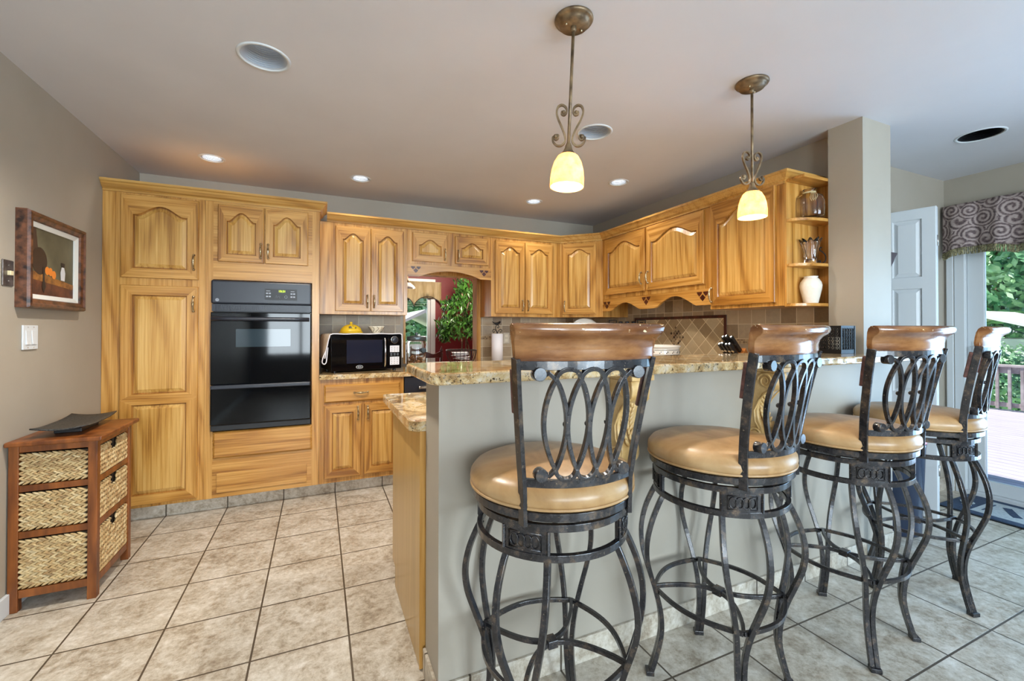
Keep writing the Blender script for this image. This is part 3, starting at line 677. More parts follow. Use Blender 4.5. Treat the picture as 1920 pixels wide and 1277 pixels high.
# ================================================================== BAR STOOLS
def stool_surf(u, z, zb=.86, zt=1.165):
    t = (z-zb)/(zt-zb); tt = max(0, t)
    return Vector((u*lerp(.152, .185, t), lerp(-.185, -.235, tt**1.25 if t > 0 else 0)-lerp(.048, .042, t)*(1-u*u), z))
def make_stool(label, loc, base_rot, swivel):
    t = thing('bar_stool', label, 'bar stool', loc, base_rot, 'bar stools at the granite bar')
    I = M['iron']
    # legs: two bowed square rods that meet at the foot
    RZ = [(.668, .213, 15.5), (.64, .228, 15.5), (.58, .252, 15), (.51, .266, 13.5), (.44, .262, 11), (.37, .242, 8), (.30, .219, 5.2), (.23, .203, 3.4), (.16, .200, 2.6), (.09, .213, 2.3), (.012, .236, 2.1)]
    for q in range(4):
        a0 = PI/4+q*PI/2; mb = MB()
        for s_ in (-1, 1):
            pts = [Vector((r*math.cos(a0+s_*math.radians(d)), r*math.sin(a0+s_*math.radians(d)), z)) for z, r, d in RZ]
            mb.tube(catmull(pts, 4), rect=(.016, .016), up=(math.cos(a0), math.sin(a0), 0))
        c, s2 = math.cos(a0), math.sin(a0); mb.tf = Matrix.Translation((.238*c, .238*s2, 0)) @ Matrix.Rotation(a0, 4, 'Z')
        mb.box(-.012, -.0175, 0, .016, .0175, .016); mb.tf = None
        mb.build('leg', I, t, bevel=.0015)
    # footrest: four bowed rails, two inner arcs, clamp
    mb = MB(); zf = .315; rl = .222
    cor = [Vector((rl*math.cos(PI/4+q*PI/2), rl*math.sin(PI/4+q*PI/2), zf)) for q in range(4)]
    for q in range(4):
        a, b = cor[q], cor[(q+1) % 4]; mid = (a+b)/2; mid.z = 0; out = mid.normalized()
        mb.tube([a.lerp(b, k/14)+out*.045*math.sin(PI*k/14) for k in range(15)], rect=(.0115, .0135), up=(0, 0, 1))
        if q % 2:
            mb.tube([a.lerp(b, k/18)-out*(mid.length-.0065)*math.sin(PI*k/18)**.85 + Vector((0, 0, .002)) for k in range(19)], rect=(.0115, .0135), up=(0, 0, 1))
    fr_ = mb.build('footrest', I, t, bevel=.001)
    mb = MB(); mb.box(-.017, -.016, zf-.010, .017, .016, zf+.013); mb.build('clamp', I, fr_, bevel=.0015)
    # apron: two hoops and four cast panels
    mb = MB()
    for zz in (.678, .754): mb.loops([[(r*math.cos(2*PI*k/64), r*math.sin(2*PI*k/64), z) for k in range(64)] for r, z in ((.222, zz-.0095), (.222, zz+.0095), (.207, zz+.0095), (.207, zz-.0095))], closed=True)
    mb.loops([[(r*math.cos(2*PI*k/32), r*math.sin(2*PI*k/32), z) for k in range(32)] for r, z in ((.10, .752), (.10, .764), (.02, .764), (.02, .752))], closed=True)
    for q in range(4):
        a = PI/4+q*PI/2; mb.tube([(.09*math.cos(a), .09*math.sin(a), .756), (.21*math.cos(a), .21*math.sin(a), .756)], rect=(.012, .012))
    mb.build('apron_ring', I, t, bevel=.0012)
    for q in range(4):
        mb = MB(); a0 = PI/4+q*PI/2; A = math.radians(17.5); n = 10
        L = []
        for k in range(n+1):
            a = a0-A+2*A*k/n; c, s2 = math.cos(a), math.sin(a)
            L.append([(r*c, r*s2, z) for r, z in ((.2195, .686), (.2195, .746), (.210, .746), (.210, .686))])
        mb.loops(L, True, True)
        def onp(u, v, r=.2215): a = a0+u*A; return (r*math.cos(a), r*math.sin(a), .716+v)
        mb.tube([onp(u, v) for u, v in ((-.66, -.021), (.66, -.021), (.66, .021), (-.66, .021))], .0022, 6, True)
        for k in range(4):
            cu = -.42+.28*k
            mb.tube([onp(cu+.17*math.cos(w_), .0165*math.sin(w_), .2222) for w_ in [2*PI*i/14 for i in range(14)]], .0016, 5, True)
        for sx in (-1, 1): mb.tube([onp(sx*.92, -.030, .2215), onp(sx*.92, .030, .2215)], rect=(.006, .006))
        mb.build('apron_panel', I, t)
    # swivelling seat and back
    sw = []
    mb = MB(); mb.loops([[(r*math.cos(2*PI*k/64), r*math.sin(2*PI*k/64), z) for k in range(64)] for r, z in ((.236, .776), (.236, .797), (.214, .797), (.214, .776))], closed=True)
    mb.box(-.215, -.02, .768, .215, .02, .784); mb.box(-.02, -.215, .768, .02, .215, .784)
    sw.append(mb.build('seat_plate', I, t, bevel=.0015))
    mb = MB(); mb.lathe([(.20, .797), (.230, .799), (.238, .808), (.243, .822), (.241, .838), (.228, .855), (.20, .866), (.15, .874), (.08, .878), (.001, .879)], 56, cap1=True)
    seat = mb.build('seat', M['leather'], t); sw.append(seat)
    mb = MB(); mb.tube([(.239*math.cos(2*PI*k/64), .239*math.sin(2*PI*k/64), .8065) for k in range(64)], .0042, 8, True); mb.build('piping', M['leather'], seat)
    for s_ in (-1, 1):
        mb = MB(); P = [Vector((s_*.150, -.184, .762)), Vector((s_*.151, -.184, .82))]+[stool_surf(s_, z) for z in (.86, .93, 1.0, 1.07, 1.13, 1.185)]
        mb.tube(P, rect=(.012, .026), up=lambda i: (0.25*s_, 1, 0.12))
        post = mb.build('back_post', I, t, bevel=.0015); sw.append(post)
        mb = MB(); mb.tube([stool_surf(s_, z)+Vector((s_*.002, .0175, .003)) for z in (1.045, 1.07, 1.10, 1.13, 1.155)], rect=(.015, .011), up=(0.25*s_, 1, .1))
        tag(mb.build('post_cap', M['redwrap'], post, bevel=.0015), 'worn red brown strip')
    mb = MB(); mb.tube([stool_surf(-1+2*k/16, .872) for k in range(17)], rect=(.011, .021), up=(0, 0, 1)); sw.append(mb.build('back_rail', I, t, bevel=.0012))
    mb = MB(); mb.tube([stool_surf(-1+2*k/16, 1.168) for k in range(17)], rect=(.011, .022), up=(0, 0, 1)); sw.append(mb.build('back_rail', I, t, bevel=.0012))
    # lattice of four tall loops
    mb = MB(); zc, hh = 1.022, .112; wd_ = .33; xs = [-.59+wd_*k+.05 for k in range(4)]
    xs = [x_+.02 for x_ in xs]
    def lp(u, z, off=0): return stool_surf(u, z)+Vector((0, -.004+off, 0))
    for k, xk in enumerate(xs):
        tipT, tipB = xk, xk
        for s_ in (-1, 1):
            mb.tube([lp(xk+s_*wd_/2*math.sin(PI*i/18)**.8*(1 if 0 < i < 18 else 0)*.97, lerp(zc-hh, zc+hh, i/18)) for i in range(19)], rect=(.0105, .0135), up=lambda i: (0, -1, -.2))
    for k in range(-1, 4):
        for s_ in (-1, 1):
            if k in (-1, 3): continue
            a = xs[k]; b = xs[k+1]
            mb.tube([lp(lerp(a, b, .5-.5*math.cos(PI*i/12)), zc+s_*(hh+.026*math.sin(PI*i/12))) for i in range(13)], rect=(.0105, .0135), up=lambda i: (0, -1, -.2))
    for e, sx in ((xs[0], -1), (xs[3], 1)):
        for s_ in (-1, 1):
            mb.tube([lp(e, zc+s_*hh), lp(e+sx*.09, zc+s_*(hh+.016)), lp(e+sx*.19, zc+s_*(hh+.008))], rect=(.0105, .0135), up=lambda i: (0, -1, -.2))
            c = lp(e+sx*.22, zc+s_*(hh+.014))
            mb.tube([c+Vector((0, .012, 0)), c+Vector((0, -.014, 0))], .0165, 14, sm=True)
    for z, v in ((.884, 0), (1.160, 0)):
        for k in range(3): mb.sphere(lp((xs[k]+xs[k+1])/2, z, 0), .0055, 8, 6)
    for k in range(3): mb.sphere(lp((xs[k]+xs[k+1])/2, zc, .010), .0075, 8, 6)
    sw.append(mb.build('back_lattice', I, t, bevel=.001))
    # wooden crest rail with rolled top
    prof = [(.002, 1.176), (.004, 1.188), (.001, 1.204), (.002, 1.220), (.010, 1.232), (.020, 1.238), (.0265, 1.246), (.0265, 1.256), (.021, 1.265), (.010, 1.269), (-.002, 1.267), (-.011, 1.259), (-.016, 1.244), (-.018, 1.222), (-.018, 1.198), (-.014, 1.182), (-.010, 1.176)]
    mb = MB(); L = []
    for k in range(25):
        u = -1+2*k/24; row = []
        for o_, z in prof:
            f = max(0, (z-1.176)/.093); p = stool_surf(u, 1.165); hw = .189+.016*f**1.8
            row.append((u*hw, p.y-.002-o_*.98-.012*f, z))
        L.append(row)
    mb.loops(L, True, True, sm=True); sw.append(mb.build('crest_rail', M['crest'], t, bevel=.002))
    for o in sw: o.rotation_euler.z = swivel-base_rot
    t['n_sw'] = 0; del t['n_sw']
    return t
D = math.radians
SP = [((.640, 1.150, 0), D(88), D(-7), 'nearest bar stool with leather seat and wooden crest, before the left end of the bar'),
      ((1.314, 1.130, 0), D(14), D(7), 'bar stool with leather seat second along the bar from its left end, back turned slightly'),
      ((2.025, 1.108, 0), D(5), D(-8), 'bar stool with leather seat third along the bar, standing in front of the pillar'),
      ((2.700, 1.158, 0), D(28), D(13), 'farthest bar stool with leather seat, at the patio door end and seen nearly side on')]
SEATN = {'seat_plate', 'seat', 'back_post', 'back_rail', 'back_lattice', 'crest_rail'}
st = make_stool(SP[0][3], *SP[0][:3])
for loc, br_, sw_, lab in SP[1:]:
    c = copy_thing(st, lab, loc, br_)
    for ch in c.children:
        if ch.name.split('.')[0] in SEATN: ch.rotation_euler = (0, 0, sw_-br_)

# corbels under the bar top
def corbel(x, label):
    t = thing('corbel', label, 'corbel', (x, 1.405, .735), group='carved corbels under the bar top')
    key = [(0, .352), (-.10, .352), (-.125, .335), (-.136, .305), (-.132, .27), (-.115, .25), (-.092, .243), (-.072, .225), (-.058, .19), (-.05, .15), (-.056, .11), (-.068, .085), (-.076, .06), (-.072, .03), (-.055, .010), (-.03, .002), (0, .0)]
    out = [(p.x, p.y) for p in catmull([(a, b, 0) for a, b in key[1:]], 4)]
    poly = [(0.0, .330)]+[(a, min(b, .330)) for a, b in out if b < .334]
    mb = MB(); mb.prism(poly, lambda a, b, c: (c, a-.0005, b), -.042, .042); mb.build('body', M['brownwood'], t, bevel=.004)
    mb = MB(); mb.box(-.052, -.148, .3305, .052, -.0005, .3515); mb.build('top_block', M['brownwood'], t, bevel=.003)
    mb = MB()
    for s_ in (-1, 1):
        xx = s_*.0435
        for cy, cz, r in ((-.090, .290, .036), (-.042, .042, .030)):
            mb.tube([(xx, a, b) for a, b in spiral(cy, cz, r, .008, 0, 3.6*PI, 40)], rr=[lerp(.0055, .003, k/40) for k in range(41)], seg=6)
        mb.tube([(xx, a, b) for a, b in ((-.125, .262), (-.09, .236), (-.06, .20), (-.036, .15), (-.040, .10), (-.06, .07))], .004, 6)
    mb.build('volute', M['brownwood'], t)
    mb = MB()
    for k in range(9):
        u = k/8; z = lerp(.235, .09, u); y = -.078+.026*math.sin(PI*u)
        for s_ in (-1, 1):
            mb.tf = Matrix.Translation((s_*.019, y-.002, z)) @ Matrix.Rotation(s_*.6, 4, 'Y')
            mb.sphere((0, 0, 0), .012, 8, 6, (.62, .5, 1.5))
        mb.tf = None; mb.sphere((0, y-.005, z), .008, 8, 6, (.7, .6, 1.6))
    mb.build('acanthus_leaf', M['brownwood'], t)
    return t
corbel(1.085, 'carved maple corbel under the bar top behind the nearest stool')
corbel(1.865, 'carved maple corbel under the bar top behind the second stool along')

# ================================================================== BASKET CABINET
t = thing('basket_cabinet', 'brown wooden cabinet with three woven seagrass baskets against the left wall', 'basket cabinet', (-1.247, 2.645, 0))
W_, Dp, Hh = .302, .405, .752; ps = .034; W1 = 'darkwood'
M['walnut'] = vary('chestnut_stain', srgb(92, 46, 15), srgb(144, 82, 34), 3, .35, stretch=(7, 7, 1), det=5)
for xx in (0, W_-ps):
    for yy in (0, Dp-ps):
        mb = MB(); mb.box(xx, yy, .0, xx+ps, yy+ps, .735); mb.build('leg', M['walnut'], t, bevel=.002)
RZs = [(.060, .095), (.322, .352), (.528, .556), (.704, .734)]
for z0, z1 in RZs:
    mb = MB(); mb.box(ps, .004, z0, W_-ps, .022, z1); mb.box(ps, Dp-.022, z0, W_-ps, Dp-.004, z1)
    mb.box(W_-.022, ps, z0, W_-.004, Dp-ps, z1); mb.box(.004, ps, z0, .022, Dp-ps, z1)
    if z0 < .7: mb.box(.022, .022, z0, W_-.022, Dp-.022, z0+.008)
    mb.build('rail', M['walnut'], t, bevel=.0015)
mb = MB(); mb.box(-.003, -.028, .735, W_+.026, Dp+.028, .757); mb.build('top', M['walnut'], t, bevel=.006, segs=3)
def weave(mb, o, ax, up, nrm, w, h, hole=None):
    o, ax, up, nrm = map(Vector, (o, ax, up, nrm)); rows = max(3, round(h/.0235)); rh = h/rows
    n = round(w/.0225); step = w/n
    for r in range(rows):
        for k in range(-1, n+2):
            for s_ in (-1, 1):
                cx = k*step+(step*.5 if s_ > 0 else 0)+rnd.uniform(-.002, .002); cz = (r+.5+s_*.22)*rh
                if cx > w+.2*step or cx < -.2*step: continue
                if hole and hole[0] < cx < hole[1] and cz > hole[2]: continue
                ln = step*.98*rnd.uniform(.97, 1.06); an = s_*-.50+rnd.uniform(-.04, .04); mi_ = rnd.choice((0, 0, 2, 2, 3, 4))
                d = ax*math.cos(an)+up*math.sin(an); e = nrm.cross(d)
                c = o+ax*cx+up*cz
                L = []
                for i in range(6):
                    q = i/5*2-1; rr = max(.0006, (1-q*q)**.5*rh*.27)
                    L.append([c+d*(q*ln)+e*(rr*math.cos(2*PI*j/6))+nrm*(rr*1.25*math.sin(2*PI*j/6)+.0035-.0035*q) for j in range(6)])
                mb.loops(L, True, True, sm=True, mi=mi_)
M['weaveback'] = plain('weave_gaps', srgb(58, 42, 26), .8)
lev = [(.100, .318), (.357, .524), (.561, .700)]
for i, (z0, z1) in enumerate(lev):
    mb = MB(); hh = z1-z0
    hole = (Dp/2-ps-.034, Dp/2-ps+.034, hh-.052)
    weave(mb, (.040, .014, z0+.002), (1, 0, 0), (0, 0, 1), (0, -1, 0), W_-.084, hh-.008)
    weave(mb, (W_-.014, .040, z0+.002), (0, 1, 0), (0, 0, 1), (1, 0, 0), Dp-.084, hh-.008, hole)
    mb.box(.037, .018, z0+.001, W_-.037, .026, z1-.005, 1); mb.box(.037, Dp-.026, z0+.001, W_-.037, Dp-.018, z1-.005, 1); mb.box(.030, .0265, z0+.001, .037, Dp-.0265, z1-.005, 1)
    y0, y1 = .026, Dp-.026; xa, xb = W_-.030, W_-.0225
    ya, yb = Dp/2-.036, Dp/2+.036
    mb.box(xa, y0, z0+.001, xb, ya, z1-.005, 1); mb.box(xa, yb, z0+.001, xb, y1, z1-.005, 1); mb.box(xa, ya, z0+.001, xb, yb, z1-.055, 1)
    mb.box(.037, .026, z0+.001, W_-.03, Dp-.026, z0+.006)
    mb.build('basket_drawer', [M['sg0'], M['weaveback'], M['sg1'], M['sg2'], M['sg3']], t)
mb = MB(); t2 = thing('tray', 'dark hammered rectangular tray lying on the basket cabinet', 'tray', (-1.100, 2.862, .7575), D(2))
L = []
for k in range(9):
    yy = lerp(-.20, .20, k/8); row = []
    for j in range(7):
        xx = lerp(-.093, .093, j/6); zz = .022+.012*(abs(xx)/.093)**2+.012*(abs(yy)/.2)**3; row.append((xx, yy, zz))
    L.append(row)
mb.loops(L, ring=False, sm=True); mb.build('plate', vary('dark_metal', srgb(44, 44, 44), srgb(88, 86, 82), 120, .4, .5, .5), t2, solid=.006)
mb = MB(); mb.box(-.05, -.1, 0, .05, .1, .020); mb.build('foot', M['black'], t2, bevel=.003)

# ================================================================== LEFT WALL
XL = -1.2515
t = thing('framed_painting', 'framed still life of a jar, oranges and a white jug on the left wall', 'painting', (XL, 2.95, 1.577))
hy, hz = .262, .225
mb = MB(); pr = [(0, 0), (.0, .040), (.006, .050), (.018, .052), (.024, .046), (.040, .040), (.044, .034), (.044, 0)]
Ls = []
for (sy, sz) in ((-1, -1), (1, -1), (1, 1), (-1, 1)):
    Ls.append([(d_, sy*(hy-i_), sz*(hz-i_)) for i_, d_ in pr])
mb.loops(Ls, closed=True)
M['frame'] = vary('marbled_frame', srgb(40, 24, 18), srgb(116, 72, 48), 30, .3, det=5)
mb.build('frame', M['frame'], t)
mb = MB(); Ls = []
for (sy, sz) in ((-1, -1), (1, -1), (1, 1), (-1, 1)): Ls.append([(d_, sy*(hy-i_), sz*(hz-i_)) for i_, d_ in ((.0435, .0), (.0435, .032), (.066, .024), (.066, 0))])
mb.loops(Ls, closed=True); mb.build('liner', plain('pale_liner', srgb(214, 214, 208), .6), t)
cm = [vary('painted_olive', srgb(74, 70, 52), srgb(104, 100, 78), 5, .5), vary('painted_ledge', srgb(110, 68, 30), srgb(168, 112, 50), 24, .5), vary('painted_brown', srgb(66, 34, 24), srgb(110, 62, 40), 18, .5), plain('painted_jar', srgb(44, 26, 20), .4), plain('painted_orange', srgb(226, 132, 48), .5), plain('painted_white', srgb(208, 210, 214), .5), plain('painted_dark', srgb(36, 26, 24), .5), plain('painted_drape', srgb(66, 44, 34), .5)]
mb = MB(); a, b = hy-.066, hz-.066
mb.box(.004, -a, -b, .018, a, b, 0)
# painted shapes, y runs away from the camera (left to right in the picture)
fn = lambda p, q, c: (c, p, q)
mb.prism([(-a, -.01), (-a, b), (-a+.05, b), (-a+.075, .02)], fn, .018, .0183, 7)
mb.prism([(-a, -b), (a, -b), (a, -.085), (-a, -.055)], fn, .0184, .0186, 2)
mb.prism([(-a, -.085), (a, -.112), (a, -.085), (-a, -.045)], fn, .0187, .0189, 1)
mb.prism([(-.115+.062*math.cos(k*PI/12), .005+.066*math.sin(k*PI/12)) for k in range(24)], fn, .0190, .0192, 3)
for i, (py, pz) in enumerate(((-.052, -.036), (-.024, -.038), (.006, -.050))): mb.prism([(py+.019*math.cos(k*PI/8), pz+.021*math.sin(k*PI/8)) for k in range(16)], fn, .0193+.0002*i, .0195+.0002*i, 4)
mb.prism([(.072, -.070), (.108, -.072), (.114, -.03), (.102, .0), (.110, .02), (.070, .022), (.080, 0), (.068, -.03)], fn, .0193, .0195, 5)
mb.prism([(.078, -.001), (.104, -.001), (.110, .02), (.070, .022)], fn, .0196, .0197, 6)
mb.prism([(-.092, -.02), (-.078, -.02), (-.074, -.09), (-.064, -.115), (-.08, -.15), (-.098, -.115), (-.09, -.09)], fn, .0199, .02, 6)
mb.build('canvas', cm, t)
t = thing('light_switch', 'white double rocker light switch plate under the painting', 'light switch', (XL, 2.797, 1.214))
mb = MB(); mb.box(0, -.058, -.057, .007, .058, .057); mb.build('plate', M['white'], t, bevel=.002)
for yy in (-.023, .023):
    mb = MB(); mb.prism([(-.033, .0065), (.033, .0065), (.033, .0085), (0, .010), (-.033, .013)], lambda p, q, c: (q, c, p), yy-.017, yy+.017); mb.build('rocker', M['white'], t, bevel=.001)
mb = MB()
for yy in (-.023, .023):
    for zz in (-.048, .048): mb.tube([(.0065, yy, zz), (.0078, yy, zz)], .003, 8)
mb.build('screw', M['steel'], t)
t = thing('toggle_switch', 'brushed metal toggle switch plate left of the painting', 'light switch', (XL, 2.634, 1.499))
mb = MB(); mb.box(0, -.036, -.057, .006, .036, .057); mb.build('plate', vary('pewter_plate', srgb(84, 76, 72), srgb(120, 110, 104), 30, .35, .7), t, bevel=.0025)
mb = MB(); mb.box(.005, -.010, -.010, .018, .010, .010); mb.build('toggle', plain('ivory', srgb(214, 200, 160), .4), t, bevel=.002)
mb = MB()
for zz in (-.034, .034): mb.tube([(.005, 0, zz), (.0075, 0, zz)], .0035, 8)
mb.build('screw', M['steel'], t)

# ================================================================== PENDANTS
def pendant(x, y, tilt, rz, label):
    t = thing('pendant_light', label, 'pendant light', (x, y, 2.44), rz, 'pendant lights over the bar')
    mb = MB(); mb.lathe([(.073, 0), (.074, -.006), (.070, -.012), (.066, -.013), (.056, -.020), (.054, -.028), (.0, -.030)], 40); cn = mb.build('canopy', M['bronze'], t)
    mb = MB()
    for a in (.6, .6+PI): mb.sphere((.036*math.cos(a), .036*math.sin(a), -.031), .005, 8, 6)
    mb.build('screw', M['brass'], cn)
    Rt = Matrix.Rotation(tilt, 4, 'Y') if tilt else Matrix.Identity(4)
    RT = Matrix.Rotation(-rz, 4, 'Z') @ Rt @ Matrix.Rotation(rz, 4, 'Z')
    def mk(): q = MB(); q.tf = RT; return q
    mb = mk(); mb.tube([(0, 0, -.026), (0, 0, -.50)], .0062, 10); mb.lathe([(.011, -.026), (.011, -.045), (.007, -.05)], 12); mb.build('rod', M['bronze'], t)
    for s_ in (-1, 1):
        mb = mk(); P = spiral(.048, -.455, .006, .020, 2.6*PI, .1*PI, 22)
        P = spiral(s_*.047, -.452, .005, .0185, (.5 if s_ > 0 else .5)*PI+s_*-2.2*PI, (0 if s_ > 0 else PI)-0, 20)
        S = [(.030, -.452), (.037, -.459), (.046, -.459), (.050, -.450), (.045, -.440), (.034, -.438)]
        pts = [(.050, -.442), (.044, -.446), (.042, -.455), (.048, -.462), (.058, -.458), (.060, -.444), (.048, -.430)]
        low = [(.047, -.450), (.040, -.452), (.041, -.462), (.050, -.467), (.060, -.458), (.059, -.474), (.046, -.489), (.028, -.490), (.014, -.474), (.016, -.450), (.028, -.420), (.043, -.388), (.050, -.362), (.045, -.341), (.031, -.334), (.017, -.342), (.012, -.358), (.020, -.372), (.031, -.368), (.029, -.358)]
        C_ = catmull([(s_*a, 0, b) for a, b in low], 5)
        mb.tube(C_, rect=(.007, .010), up=(0, 1, 0))
        mb.sphere((s_*.050, 0, -.456), .010, 10, 8, (1, 1.2, 1)); mb.sphere((s_*.024, 0, -.362), .008, 10, 8, (1, 1.2, 1))
        mb.build('scroll', M['bronze'], t, bevel=.0012)
    mb = mk(); mb.lathe([(.008, -.480), (.012, -.490), (.014, -.5), (.020, -.512), (.030, -.524), (.032, -.528), (.0, -.528)], 20); mb.build('socket_cup', M['bronze'], t)
    mb = mk(); out = [(.028, -.524), (.040, -.534), (.052, -.556), (.060, -.585), (.0635, -.615), (.064, -.648)]
    inn = [(r-.004, z) for r, z in reversed(out)]
    mb.lathe(out+inn, 40, cap0=False, cap1=False); mb.build('shade', M['alab'], t)
    mb = mk(); mb.sphere((0, 0, -.585), .022, 14, 10); mb.build('bulb', M['bulb2'], t)
    p = RT @ Vector((0, 0, -.615))
    l = light('pendant_lamp', 'POINT', (x, y, 2.44), 5, (1, .80, .52), shadow_soft_size=.03)
    l.parent = t; l.location = p; l.location.z = -.645
pendant(.885, 1.413, D(2.8), -yaw-.08, 'nearer bronze pendant light with scrolled heart and lit alabaster shade, left over the bar')
pendant(1.895, 1.43, 0, -.25, 'farther bronze pendant light with scrolls and lit alabaster shade, right over the bar')
# ================================================================== THINGS ON THE COUNTERS
mz = .9142+.3050
t = thing('butter_dish', 'yellow domed ceramic dish standing on the microwave', 'dish', (.240, 3.80, mz+.0015))
mb = MB(); mb.lathe([(.06, 0), (.092, .004), (.095, .010), (.088, .012)], 36); mb.build('base', M['yellow'], t)
mb = MB(); mb.lathe([(.086, .0122), (.084, .024), (.074, .044), (.056, .060), (.034, .070), (.012, .074), (.007, .078), (.012, .084), (.011, .092), (.001, .096)], 36); ld = mb.build('lid', M['yellow'], t)
mb = MB()
for dx, dz, r in ((-.012, .050, .011), (.010, .054, .010), (.0, .038, .009), (.030, .046, .007)): mb.sphere((dx, -.066-dz*-.22 if dz > .05 else -.074, dz), r, 8, 6, (1, .25, 1))
mb.build('painted_flower', plain('olive_paint', srgb(92, 80, 40), .3), ld)
t = thing('small_bowl', 'small cream bowl with dark painted leaves standing on the microwave', 'bowl', (.445, 3.845, mz+.0015))
mb = MB(); mb.lathe([(.028, 0), (.030, .006), (.046, .026), (.062, .050), (.069, .060), (.066, .060), (.058, .049), (.042, .027), (.026, .010), (.001, .008)], 36); bw = mb.build('bowl', M['cream'], t)
mb = MB()
for k in range(10):
    a = 2*PI*k/10; pts = []
    for i in range(7):
        u = i/6; aa = a+.5*math.sin(u*2.6); r = lerp(.036, .0655, u)+.0008; pts.append((r*math.cos(aa), r*math.sin(aa), lerp(.012, .055, u)))
    mb.tube(pts, .0016, 5)
mb.build('painted_leaf', plain('sepia_paint', srgb(70, 54, 36), .4), bw)
# glass jar
t = thing('glass_jar', 'large glass jar of brown biscuits with a grey lid by the pass-through', 'jar', (.815, 3.99, .9145))
mb = MB(); mb.lathe([(.078, 0), (.086, .006), (.087, .02), (.087, .215), (.080, .235), (.074, .240), (.071, .238), (.077, .228), (.083, .212), (.083, .02), (.077, .008), (.001, .007)], 40); mb.build('jar', M['glass'], t)
mb = MB(); mb.lathe([(.086, .240), (.088, .244), (.088, .268), (.084, .276), (.02, .282), (.012, .284), (.010, .294), (.016, .302), (.012, .310), (.001, .312)], 36); mb.build('lid', plain('pewter_lid', srgb(92, 104, 108), .3, .6), t)
mb = MB()
for k in range(44):
    a = rnd.uniform(0, 2*PI); r = .058*math.sqrt(rnd.random()); z = rnd.uniform(.022, .098)
    mb.tf = Matrix.Translation((r*math.cos(a), r*math.sin(a), z)) @ Matrix.Rotation(rnd.uniform(-1, 1), 4, 'X') @ Matrix.Rotation(rnd.uniform(0, 3), 4, 'Z')
    mb.sphere((0, 0, 0), .02, 8, 5, (1.0, .55, .5))
mb.tf = None
o = tag(mb.build('biscuits', vary('biscuit', srgb(110, 66, 34), srgb(178, 122, 74), 30, .7)), 'brown bone shaped biscuits heaped inside the glass jar', 'biscuits', kind='stuff'); o.location = (.815, 3.99, .9145)
mb = MB(); mb.sphere((.045, -.0745, .15), .030, 14, 8, (1, .18, .8)); mb.build('jar_label', plain('slate_tag', srgb(52, 66, 74), .5), t)
# wire basket
t = thing('wire_basket', 'black wire fruit basket with papers inside, on the counter before the pass-through', 'basket', (1.225, 3.93, .9145))
mb = MB(); mb.tube([(.143*math.cos(a), .143*math.sin(a), .146) for a in [2*PI*k/40 for k in range(40)]], .004, 6, True); mb.tube([(.06*math.cos(a), .06*math.sin(a), .004) for a in [2*PI*k/24 for k in range(24)]], .004, 6, True); mb.build('rim', M['wrought'], t)
mb = MB()
for k in range(26):
    a = 2*PI*k/26; mb.tube([((.06+.083*math.sin(PI/2*i/7))*math.cos(a), (.06+.083*math.sin(PI/2*i/7))*math.sin(a), .004+.142*(i/7)**1.5) for i in range(8)], .0022, 5)
mb.build('wire', M['wrought'], t)
mb = MB()
for k in range(7):
    mb.tf = Matrix.Translation((rnd.uniform(-.03, .03), rnd.uniform(-.03, .03), .06+.011*k)) @ Matrix.Rotation(rnd.uniform(-.5, .5), 4, 'Z') @ Matrix.Rotation(rnd.uniform(-.12, .12), 4, 'X')
    mb.box(-.055-.003*k, -.04, 0, .055+.003*k, .04, .003)
mb.tf = None
o = tag(mb.build('papers', M['paper']), 'small pile of white papers lying in the wire basket', 'papers', kind='stuff'); o.location = (1.225, 3.93, .9145)
# bird
def bird_mb(mb, c, s_, f=1):
    c = Vector(c); P = [(-.052, .020), (-.034, .008), (-.016, .001), (.004, .0), (.020, .008), (.031, .018), (.040, .017)]; R = [.002, .005, .011, .014, .012, .009, .002]
    mb.tube([c+Vector((f*a*s_, 0, b*s_)) for a, b in P], rr=[r*s_ for r in R], seg=10); return mb
t = thing('paper_towel_holder', 'black wrought-iron paper towel stand topped by a bird and scrolls', 'paper towel holder', (1.588, 3.93, .9145))
mb = MB(); mb.lathe([(.075, 0), (.075, .008), (.02, .012), (.006, .014), (.006, .31), (.001, .312)], 24); mb.build('stand', M['wrought'], t)
mb = MB()
for s_ in (-1, 1): mb.tube([(s_*a, 0, b) for a, b in catmull2] if False else [(p.x*s_, 0, p.y) for p in catmull([(.004, .310, 0), (.014, .330, 0), (.034, .342, 0), (.048, .330, 0), (.044, .314, 0), (.032, .314, 0), (.030, .326, 0)], 5)], .0034, 6)
mb.tube([(p.x, 0, p.y) for p in catmull([(.0, .308, 0), (-.012, .335, 0), (-.018, .360, 0), (-.006, .382, 0), (.012, .378, 0), (.018, .362, 0), (.006, .354, 0), (.0, .364, 0)], 5)], .0034, 6)
mb.build('scroll', M['wrought'], t)
bird_mb(MB(), (-.002, 0, .396), 1.0).build('bird', M['wrought'], t)
t = thing('paper_towel_roll', 'white paper towel roll on the bird stand', 'paper towel', (1.588, 3.93, .9285))
mb = MB(); mb.lathe([(.02, .0), (.056, .0), (.056, .285), (.02, .285)], 32, cap0=False, cap1=False); mb.build('roll', M['paper'], t)
# outlet on back wall
t = thing('wall_outlet', 'pale wall outlet in the backsplash beside the paper towels', 'outlet', (1.775, 4.1445, 1.165))
mb = MB(); mb.box(-.035, -.006, -.057, .035, 0, .057); mb.build('plate', plain('almond', srgb(198, 188, 170), .4), t, bevel=.002)
mb = MB()
for zz in (-.024, .024): mb.box(-.017, -.0075, zz-.015, .017, -.0055, zz+.015)
mb.build('socket', M['cream'], t, bevel=.003)
